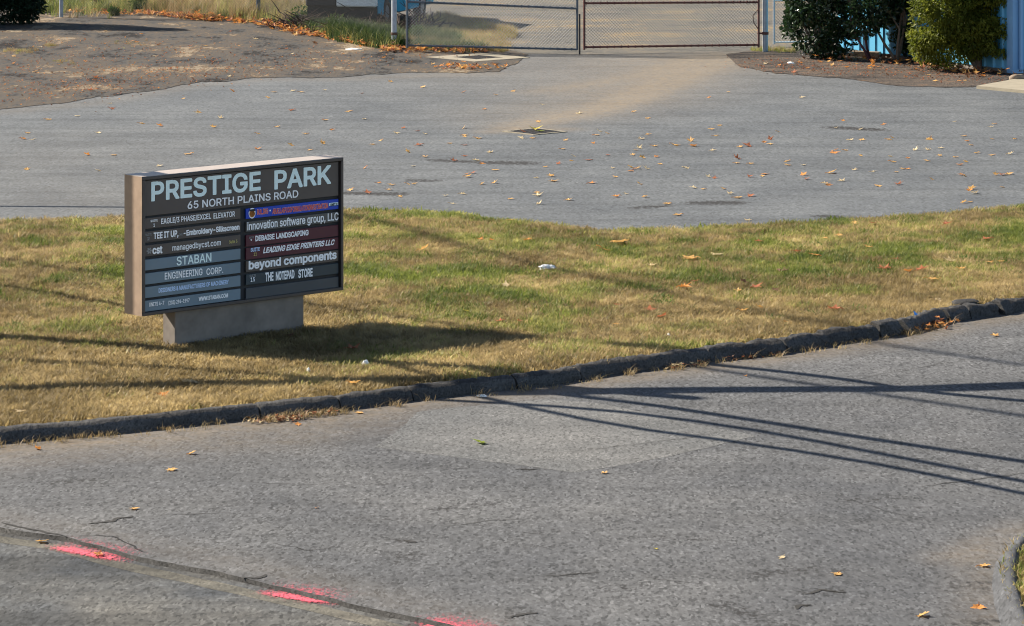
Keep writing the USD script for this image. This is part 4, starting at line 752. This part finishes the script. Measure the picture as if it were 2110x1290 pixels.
fence(G(532, 43), G(812, 101), 'chain link fence running from the dark post to the gate in front of the van')
fence(G(126, 36), G(532, 43), 'chain link fence along the dry grass at the upper left')
P, Q = G(1592, 98), G(1715, 96); L, rot = frame_at(P, Q)
t = thing('chain_link_fence', 'narrow chain link panel with a pale frame between gate post and dark shrub', 'fence', P, rot)
for x in (0.03, L - 0.03): obj('stile', rail((x, 0, 0.08), (x, 0, 2.0), 0.024), 'galvanised', t, smooth=40)
for z in (0.12, 1.08, 2.0): obj('rail', rail((0.03, 0, z), (L - 0.03, 0, z), 0.024), 'van_white', t, smooth=40)
obj('chain_link', chainlink(L - 0.06, 1.86, 0.13), 'wire', t, kind='stuff')

# ------------------------------------------------------------------ plants
def foliage(seed, blobs, n, size, droop=0.0, aspect=2.2, hollow=0.45, gap=0.40):
    """Leaves spread through a few overlapping volumes (centre, radii): each a folded pointed blade."""
    r = np.random.default_rng(seed); vol = np.array([np.prod(b[1]) for b in blobs]) ** 0.8; vol /= vol.sum()
    V, Fc = [], []
    which = r.choice(len(blobs), n, p=vol)
    d = r.normal(size=(n, 3)); d /= np.linalg.norm(d, axis=1, keepdims=True)
    rad = (hollow + (1 - hollow) * r.uniform(size=n) ** 0.5)
    C = np.array([blobs[k][0] for k in which]) + d * rad[:, None] * np.array([blobs[k][1] for k in which])
    keep = (meshkit.fbm(C * 3.1 + 50, 2, seed) > gap) & (C[:, 2] > 0.04); C, d = C[keep], d[keep]
    ax = d * 0.8 + r.normal(0, 0.7, C.shape) + [0, 0, 0.25 - droop]; ax /= np.linalg.norm(ax, axis=1, keepdims=True)
    s = np.cross(ax, r.normal(size=C.shape)); s /= np.linalg.norm(s, axis=1, keepdims=True); nn_ = np.cross(ax, s)
    ln = size * r.uniform(0.6, 1.25, (len(C), 1)); w = ln / aspect * 0.5
    v = np.stack([C, C + ax * ln * .5 + s * w + nn_ * w * .35, C + ax * ln, C + ax * ln * .5 - s * w + nn_ * w * .35], 1).reshape(-1, 3)
    b = np.arange(len(C))[:, None] * 4
    return trimesh.Trimesh(v, np.vstack([b + [0, 1, 2], b + [0, 2, 3]]), process=False)
def stems(seed, base, tips, r0):
    r = np.random.default_rng(seed); out = []
    for tx in tips:
        a, b = np.array(base, float), np.array(tx, float); mid = (a + b) / 2 + r.normal(0, 0.08, 3)
        out.append(tube([a, a * .6 + mid * .4 + r.normal(0, .02, 3), mid, mid * .4 + b * .6 + r.normal(0, .03, 3), b], np.linspace(r0, r0 * .35, 5), 6))
    return cat(out)
def shrub(name, label, category, x, y, leaves, wood, lm='shrub_dark', wm='bark'):
    p = G(x, y); t = thing(name, label, category, p); obj('crown', leaves, lm, t); obj('stem', wood, wm, t, smooth=40); return t
shrub('evergreen_shrub', 'dark glossy broad leaved shrub beside the right gate post', 'shrub', 1690, 121,
      foliage(1, [((0, 0, .75), (.72, .6, .75)), ((-.1, 0, 1.6), (.75, .7, .9)), ((.35, -.1, .5), (.45, .45, .5)), ((-.35, .1, 1.0), (.4, .4, .5)), ((.1, 0, 2.3), (.75, .7, .8)), ((.2, 0, 3.2), (.6, .6, .7)), ((.55, .1, 1.5), (.35, .4, .6)), ((-.62, .0, .62), (.22, .3, .3))], 17000, 0.12, aspect=2.0),
      stems(1, (0, 0, 0), [(-.3, 0, 1.8), (.25, .1, 1.9), (0, -.2, 2.2), (-.55, 0, 1.2), (.1, .2, 2.4)], 0.035))
shrub('evergreen_shrub', 'middle dark shrub with bare stems forking from the ground before the blue wall', 'shrub', 1848, 128,
      foliage(2, [((-.45, .1, 1.25), (.62, .55, .55)), ((.1, .1, 1.7), (.7, .6, .7)), ((-.75, .1, .85), (.35, .4, .35)), ((.28, .2, .75), (.26, .3, .6)), ((-.2, .1, 2.5), (1.0, .8, .8)), ((.1, .1, 3.4), (.8, .7, .8)), ((.6, .15, 1.9), (.5, .5, .8)), ((.14, .3, .9), (.3, .3, .7)), ((-.2, .35, 1.35), (.4, .3, .6)), ((.35, .3, .45), (.25, .25, .4))], 24000, 0.115, aspect=2.0),
      stems(3, (0, 0, 0), [(-.25, 0, 1.4), (-.12, -.02, 2.0), (.14, 0, 1.5), (.25, .1, 1.9), (-.6, .1, 1.9)], 0.036))
t = stage.GetPrimAtPath('/World/evergreen_shrub_001')
obj('stem', move(stems(5, (-.55, .15, 0), [(-1.0, .2, 1.0), (-1.1, .1, 1.6)], 0.035), (0, 0, 0)), 'bark_red', t, smooth=40)
shrub('weeping_shrub', 'yellow green weeping shrub with hanging twigs next to the blue corner', 'shrub', 1985, 146,
      foliage(4, [((-.35, -.1, 1.3), (.8, .55, .8)), ((.35, -.1, 1.35), (.72, .5, .75)), ((-.75, -.15, .9), (.45, .45, .6)), ((.1, -.2, .9), (.6, .4, .4)), ((0, 0, 2.1), (1.0, .7, .7)), ((.75, -.05, 1.2), (.3, .4, .5)), ((-.9, -.2, .55), (.25, .25, .35)), ((.55, -.2, .75), (.35, .3, .3)), ((.95, -.25, 1.0), (.28, .3, .6)), ((.05, -.45, 1.25), (.7, .3, .6)), ((1.05, -.1, 1.7), (.5, .4, 1.0)), ((.1, 0, 3.0), (1.1, .8, .8)), ((-.2, -.3, .62), (.2, .2, .32)), ((.9, -.2, .75), (.25, .25, .35)), ((-.4, .25, .5), (.7, .25, .5)), ((.75, .15, .55), (.5, .3, .5)), ((.85, -.55, 1.2), (.3, .3, .55)), ((.8, -.6, 1.9), (.32, .3, .6)), ((.55, -.5, .75), (.35, .25, .35)), ((.15, -.3, .55), (.4, .25, .3)), ((.75, -.65, .65), (.35, .25, .35))], 72000, 0.085, droop=0.9, aspect=2.2, hollow=0.25),
      stems(7, (.35, .1, 0), [(.3, .1, 1.6), (-.2, 0, 1.9), (.6, .1, 1.7), (-.5, -.1, 1.6)], 0.07), lm='shrub_yellow')
p = G(8, 50)
t = thing('evergreen_tree', 'dense dark evergreen at the upper left corner shading the dirt', 'tree', p)
obj('crown', foliage(9, [((-.3, 0, .8), (1.1, .9, .85)), ((.45, .1, .55), (.55, .6, .55)), ((-.2, 0, 2.0), (1.0, 1.0, 1.1)), ((-1.5, -.3, 1.2), (1.0, 1.1, 1.2)), ((-.2, 0, 3.1), (.6, .6, .9))], 40000, 0.15, aspect=3.0, hollow=0.2), 'evergreen', t)
obj('trunk', tube([(-.4, 0, -.1), (-.4, 0, 1.5), (-.4, 0, 3.2)], [.13, .09, .03], 8), 'bark', t, smooth=40)
for k, (x, y, h, lm, lab) in enumerate([(68, 26, .34, 'tall_green', 'pale green weed growing at the edge of the dark evergreen'), (200, 20, .30, 'weed_green', 'bright green weed at the foot of the rusty post'), (234, 33, .22, 'weed_green', 'small bright green weed on the dirt in front of the fence'), (285, 24, .42, 'weed_green', 'bushy bright green weed left of the leaf drift'), (622, 58, .52, 'weed_green', 'dark green weed right of the dark fence post'), (690, 72, .50, 'tall_green', 'grey green weed below the white bumper'), (800, 92, .40, 'tall_green', 'green weed at the foot of the left gate post'), (818, 101, .22, 'weed_green', 'low green weed in front of the left gate post'), (850, 80, .34, 'tall_green', 'light green weed just inside the gate'), (862, 46, .16, 'weed_green', 'small yellow green weed under the van wheel'), (355, 17, .40, 'tall_green', 'green clump of weeds above the leaf drift')]):
    pt = G(x, y); t = thing('weed', lab, 'weed', pt, 40 * k)
    obj('foliage', foliage(20 + k, [((0, 0, h * .55), (h * .62, h * .55, h * .5)), ((h * .3, 0, h * .35), (h * .5, h * .4, h * .35))], 420, 0.085, aspect=2.2, hollow=0.1), lm, t)
    obj('stem', stems(40 + k, (0, 0, 0), [(-h * .3, 0, h * .8), (h * .25, .03, h * .8), (0, -.04, h)], 0.006), 'tall_green', t)
def strip(name, lines, n, hts, mats, label):
    P, S = [], []
    for (a, b, sd, w, hs) in lines:
        k = int(n * w); u = rl.uniform(0, 1, k); A0, B0 = G(*a), G(*b); q_ = A0 + (B0 - A0) * u[:, None]; q_[:, 1] += rl.normal(0, sd, k); q_[:, 2] = 0; P.append(q_); S.append(np.full(k, hs) * rl.uniform(.6, 1.25, k))
    P, S = np.vstack(P), np.concatenate(S)
    pr = [('tall_tuft', clump(80 + i_, 26, h, 0.16, ln, 0.006), m_) for i_, (h, ln, m_) in enumerate(zip(hts, (0.5, 0.7, 0.6, 0.9), mats))]
    scatter(name, pr, P, rl.integers(0, len(pr), len(P)), rl.uniform(0, 6.28, len(P)), S, label=label, category='tall grass')
strip('tall_grass', [((300, 20), (700, 60), .5, .25, 1.0), ((380, 8), (540, 20), 1.6, .3, 1.0), ((540, 26), (640, 40), 1.0, .2, 1.0), ((330, 5), (450, 10), 1.4, .25, .9)], 1400, (.42, .5, .38, .3), ('straw', 'straw', 'grass_olive', 'tall_green'), 'tall dry grass behind the fence at the upper left')
strip('tall_grass', [((640, 62), (815, 96), .5, .5, .85), ((690, 70), (800, 88), .7, .4, .8), ((820, 96), (1000, 102), .4, .25, .55), ((850, 78), (950, 92), 1.0, .2, .7), ((620, 48), (810, 80), 1.0, .6, .8), ((690, 76), (815, 98), .35, .9, 1.05)], 1700, (.36, .40, .34, .30), ('verge_green', 'tall_green', 'verge_green', 'grass_olive'), 'green and brown weeds along the fence foot by the gate')
strip('tall_grass', [((870, 48), (1000, 58), .5, .4, .6), ((900, 40), (1060, 75), .5, .5, .6), ((950, 90), (1050, 96), .35, .35, .35), ((860, 70), (1040, 82), 1.2, .9, .45), ((930, 102), (1045, 105), .2, .2, .35), ((840, 92), (1010, 97), .5, .6, .5)], 1300, (.34, .40, .3, .3), ('grass_dry', 'straw', 'grass_olive', 'grass_dry'), 'dry straw grass on the yard inside the gate')
strip('tall_grass', [((60, 14), (300, 14), 1.6, 1.0, .9), ((100, 4), (300, 2), 2.2, 1.0, .9)], 420, (.38, .42, .36, .32), ('tall_green', 'grass_olive', 'grass_green', 'straw'), 'pale green grass behind the fence in the upper left corner')
strip('tall_grass', [((1550, 104), (1640, 106), .18, 1.0, .42)], 70, (.30, .3, .3, .3), ('grass_olive', 'grass_green', 'straw', 'grass_olive'), 'short grass at the foot of the right gate post')
strip('tall_grass', [((10, 106), (75, 107), .25, .6, .4), ((90, 95), (115, 96), .2, .4, .35), ((110, 125), (160, 132), .25, .4, .25), ((230, 88), (300, 92), .5, .3, .3)], 60, (.22, .2, .2, .2), ('straw', 'grass_olive', 'straw', 'grass_olive'), 'thin dry tufts on the dirt verge')

# ------------------------------------------------------------------ blue metal building
C0, C1 = G(2088, 154)[:2], G(1727, 107)[:2]
bld = thing('metal_building', 'bright blue ribbed metal building behind the shrubs at the right edge', 'building')
def siding(P, Q, h, first, last=0.0):
    d = Q - P; L = float(np.linalg.norm(d)); d /= L; nrm = np.array([d[1], -d[0]])
    n_ = max(1, round(L / 0.92)); w = L / n_
    prof_ = []
    for k in range(3):
        o = k * w / 3; prof_ += [(o + 0.0, 0), (o + w / 3 * .55, 0), (o + w / 3 * .68, .035), (o + w / 3 * .87, .035)]
    prof_.append((w - 0.004, 0))
    pa = np.array(prof_)
    for k in range(n_):
        base = P + d * (k * w)
        xy = base + pa[:, :1] * d + pa[:, 1:] * nrm
        V = np.vstack([np.column_stack([xy, np.full(len(xy), 0.10)]), np.column_stack([xy, np.full(len(xy), h)])]); m_ = len(xy); kk = np.arange(m_ - 1)
        obj('siding_panel', (V, np.vstack([np.column_stack([kk, kk + 1, kk + m_ + 1]), np.column_stack([kk, kk + m_ + 1, kk + m_])])), 'siding_blue', bld)
perp = np.array([0.889, 0.457])
C2, C3 = C0 + perp * 14, C1 + perp * 14
siding(C1, C0, 4.2, 0); siding(C0, C2, 4.2, 0); siding(C2, C3, 4.2, 0); siding(C3, C1, 4.2, 0)
cc = np.array([C1, C0, C2, C3]); cen = cc.mean(0)
obj('foundation', trimesh.creation.extrude_polygon(Polygon(cc).buffer(-0.02), 0.10), 'concrete', bld)
obj('roof', move(trimesh.creation.extrude_polygon(Polygon(cc).buffer(0.18, join_style=2), 0.12), (0, 0, 4.2)), 'roof_grey', bld)
rz = math.atan2(perp[1], perp[0])
tr = cat([box(-0.05, 0.22, -0.045, -0.038, 0.03, 4.19), box(-0.052, -0.045, -0.045, 0.16, 0.03, 4.19)]); obj('corner_trim', move(tr, (C0[0], C0[1], 0), rz), 'trim_blue', bld)
dn = tube([(0.13, -0.09, 0.12), (0.13, -0.09, 4.1)], 0.045, 8); obj('downpipe', move(dn, (C0[0], C0[1], 0), rz), 'trim_blue', bld)
obj('garden_timber', move(cat([box(-0.55, 0.55, -0.08, 0.08, 0, 0.13, .01)]), G(1765, 117), -0.45), 'timber', label='weathered timber lying at the foot of the blue wall between the shrubs', category='timber')
obj('stone', move(chunk(21, .16, .11, .09), G(2097, 168) + [0, 0, .06], .3), 'timber', label='brown stone at the foot of the blue building corner', category='stone', smooth=40)

# ------------------------------------------------------------------ van behind the fence
vn = G(705, 62); vdir = np.array([1.22, 5.0]) / np.linalg.norm([1.22, 5.0])
van = thing('van', 'teal van with a white rear bumper parked behind the chain link fence', 'van', (vn[0], vn[1], 0), math.degrees(math.atan2(vdir[1], vdir[0])))
# local: x forward (away from the camera), y to the left; the rear end is at x = 0
hw = 0.90
arch = lambda c: [(c + .46, .34), (c + .43, .62), (c + .24, .84), (c, .90), (c - .24, .84), (c - .43, .62), (c - .46, .34)]
body_prof = Polygon([(0.05, .40), (0.0, .9), (0.02, 2.2), (.18, 2.42), (3.5, 2.42), (4.3, 1.6), (5.15, 1.4), (5.3, .9), (5.25, .34)] + arch(4.3) + arch(1.0))
bd = trimesh.creation.extrude_polygon(body_prof, hw * 2); bd.apply_transform(trimesh.transformations.rotation_matrix(np.pi / 2, [1, 0, 0])); bd.apply_translation([0, hw, 0])
obj('body', bd, 'van_teal', van)
obj('underbody', box(.3, 4.8, -hw + .25, hw - .25, .26, .50), 'rubber', van)
obj('bumper', box(-.14, .03, -hw, .12, .58, .86, .03), 'van_white', van)
obj('bumper', box(-.12, .03, .125, hw, .58, .82, .03), 'rubber', van, label='dark left half of the bumper')
obj('rear_skirt', box(-.02, .06, -hw + .02, hw - .02, .30, .578), 'rubber', van)
for s in (-1, 1):
    obj('door', box(-.012, .0, *sorted((s * .02, s * (hw - .08))), .95, 2.2, .004), 'van_teal', van, label='rear door')
    obj('tail_light', box(-.014, -.001, *sorted((s * (hw - .07), s * (hw - .005))), 1.0, 1.35, .004), 'lamp_red', van)
    obj('side_window', box(2.6, 3.5, *sorted((s * hw, s * (hw + .006))), 1.5, 2.05, .002), 'glass_dark', van)
    for wx_ in (1.0, 4.3):
        tyre = trimesh.creation.torus(.265, .095, major_sections=28, minor_sections=10); tyre.apply_transform(trimesh.transformations.rotation_matrix(np.pi / 2, [1, 0, 0])); tyre.apply_transform(np.diag([1, 1.15, 1, 1])); tyre.apply_translation([wx_, s * (hw - .12), .36])
        tp = obj('tyre', tyre, 'rubber', van, smooth=True)
        rim = trimesh.creation.cylinder(.20, .16, sections=20); rim.apply_transform(trimesh.transformations.rotation_matrix(np.pi / 2, [1, 0, 0])); rim.apply_translation([wx_, s * (hw - .12), .36]); obj('rim', rim, 'galvanised_dark', tp)
# brush heaped under the fence in front of the van
for k, (x, y, lab) in enumerate([(640, 62, 'brown brush heap left of the van bumper'), (770, 72, 'dark brown brush heap under the white bumper'), (835, 66, 'dark brush heap beside the van wheel')]):
    r_ = np.random.default_rng(60 + k); ms = []
    for _ in range(150):
        a = np.array([r_.normal(0, .5), r_.normal(0, .25), abs(r_.normal(0, .14))]); d = np.array([r_.normal(0, .35), r_.normal(0, .25), r_.uniform(.0, .38)]); ms.append(tube([a, a + d * .5 + r_.normal(0, .04, 3), a + d], [.016, .012, .005], 4, cap=False))
    t = thing('brush_heap', lab, 'brush', G(x, y)); obj('twigs', cat(ms), 'brush', t, kind='stuff')

# ------------------------------------------------------------------ litter
def crumple(seed, sx, sy, sz):
    m = trimesh.creation.icosphere(2); v = m.vertices * (0.6 + 0.9 * meshkit.noise(m.vertices * 2.3 + seed, seed)[:, None]); m.vertices = v * [sx, sy, sz]; return m
def lit(name, label, catg, x, y, m, mt, z=0.0, lawn=False, rz=0.0):
    p = G(x, y, 0.10 if lawn else z)
    if lawn: p[2] = float(ground_z(p[0], p[1])[0]) + 0.04
    obj(name, move(m, p, rz), mt, label=label, category=catg)
wr = grid(np.linspace(-.07, .07, 7), np.linspace(-.05, .05, 5)); wv = wr[0].copy(); wv[:, 2] = .10 - wv[:, 0] * .9 + .02 * np.sin(wv[:, 1] * 60); 
wtri = cat([trimesh.Trimesh(wv, wr[1], process=False), trimesh.Trimesh(wv + [0, 0, .002], wr[1][:, ::-1], process=False)])
lit('wrapper', 'bright blue plastic wrapper leaning against the broken kerb', 'litter', 1897, 676, move(wtri, (0, .02, .0)), 'litter_blue', z=0.0)
lit('straw_stick', 'pink plastic straw standing by the broken kerb', 'litter', 1874, 680, tube([(0, 0, 0), (-.005, .02, .13)], .008, 6), 'litter_pink')
lit('crumpled_paper', 'crumpled white paper lying on the lawn right of the sign', 'litter', 1122, 546, cat([crumple(1, .07, .06, .035), move(crumple(2, .05, .05, .03), (.09, .02, .0))]), 'litter_white', lawn=True)
lit('crumpled_paper', 'white scrap on the grass in the shadow of the sign', 'litter', 753, 751, crumple(3, .035, .03, .04), 'litter_white', lawn=True)
lit('crumpled_paper', 'small white scrap on the lawn below the sign at the shadow edge', 'litter', 636, 766, crumple(4, .018, .02, .04), 'litter_white', lawn=True)
lit('crumpled_paper', 'flat white litter on the dirt below the gate post', 'litter', 728, 103, crumple(5, .17, .10, .04), 'litter_white')
lit('crumpled_paper', 'white litter on the mulch near the right gate post', 'litter', 1629, 132, crumple(6, .09, .06, .04), 'litter_white')
lit('crumpled_paper', 'pinkish paper on the grass beside the dark shrub', 'litter', 1616, 105, crumple(7, .07, .05, .06), 'litter_pink')
lit('crumpled_paper', 'white scrap on the driveway beside the kerb', 'litter', 992, 817, crumple(8, .05, .03, .02), 'litter_white')
lit('crumpled_paper', 'small white scrap on the lawn near the kerb at the right', 'litter', 1378, 690, crumple(9, .02, .02, .02), 'litter_white', lawn=True)
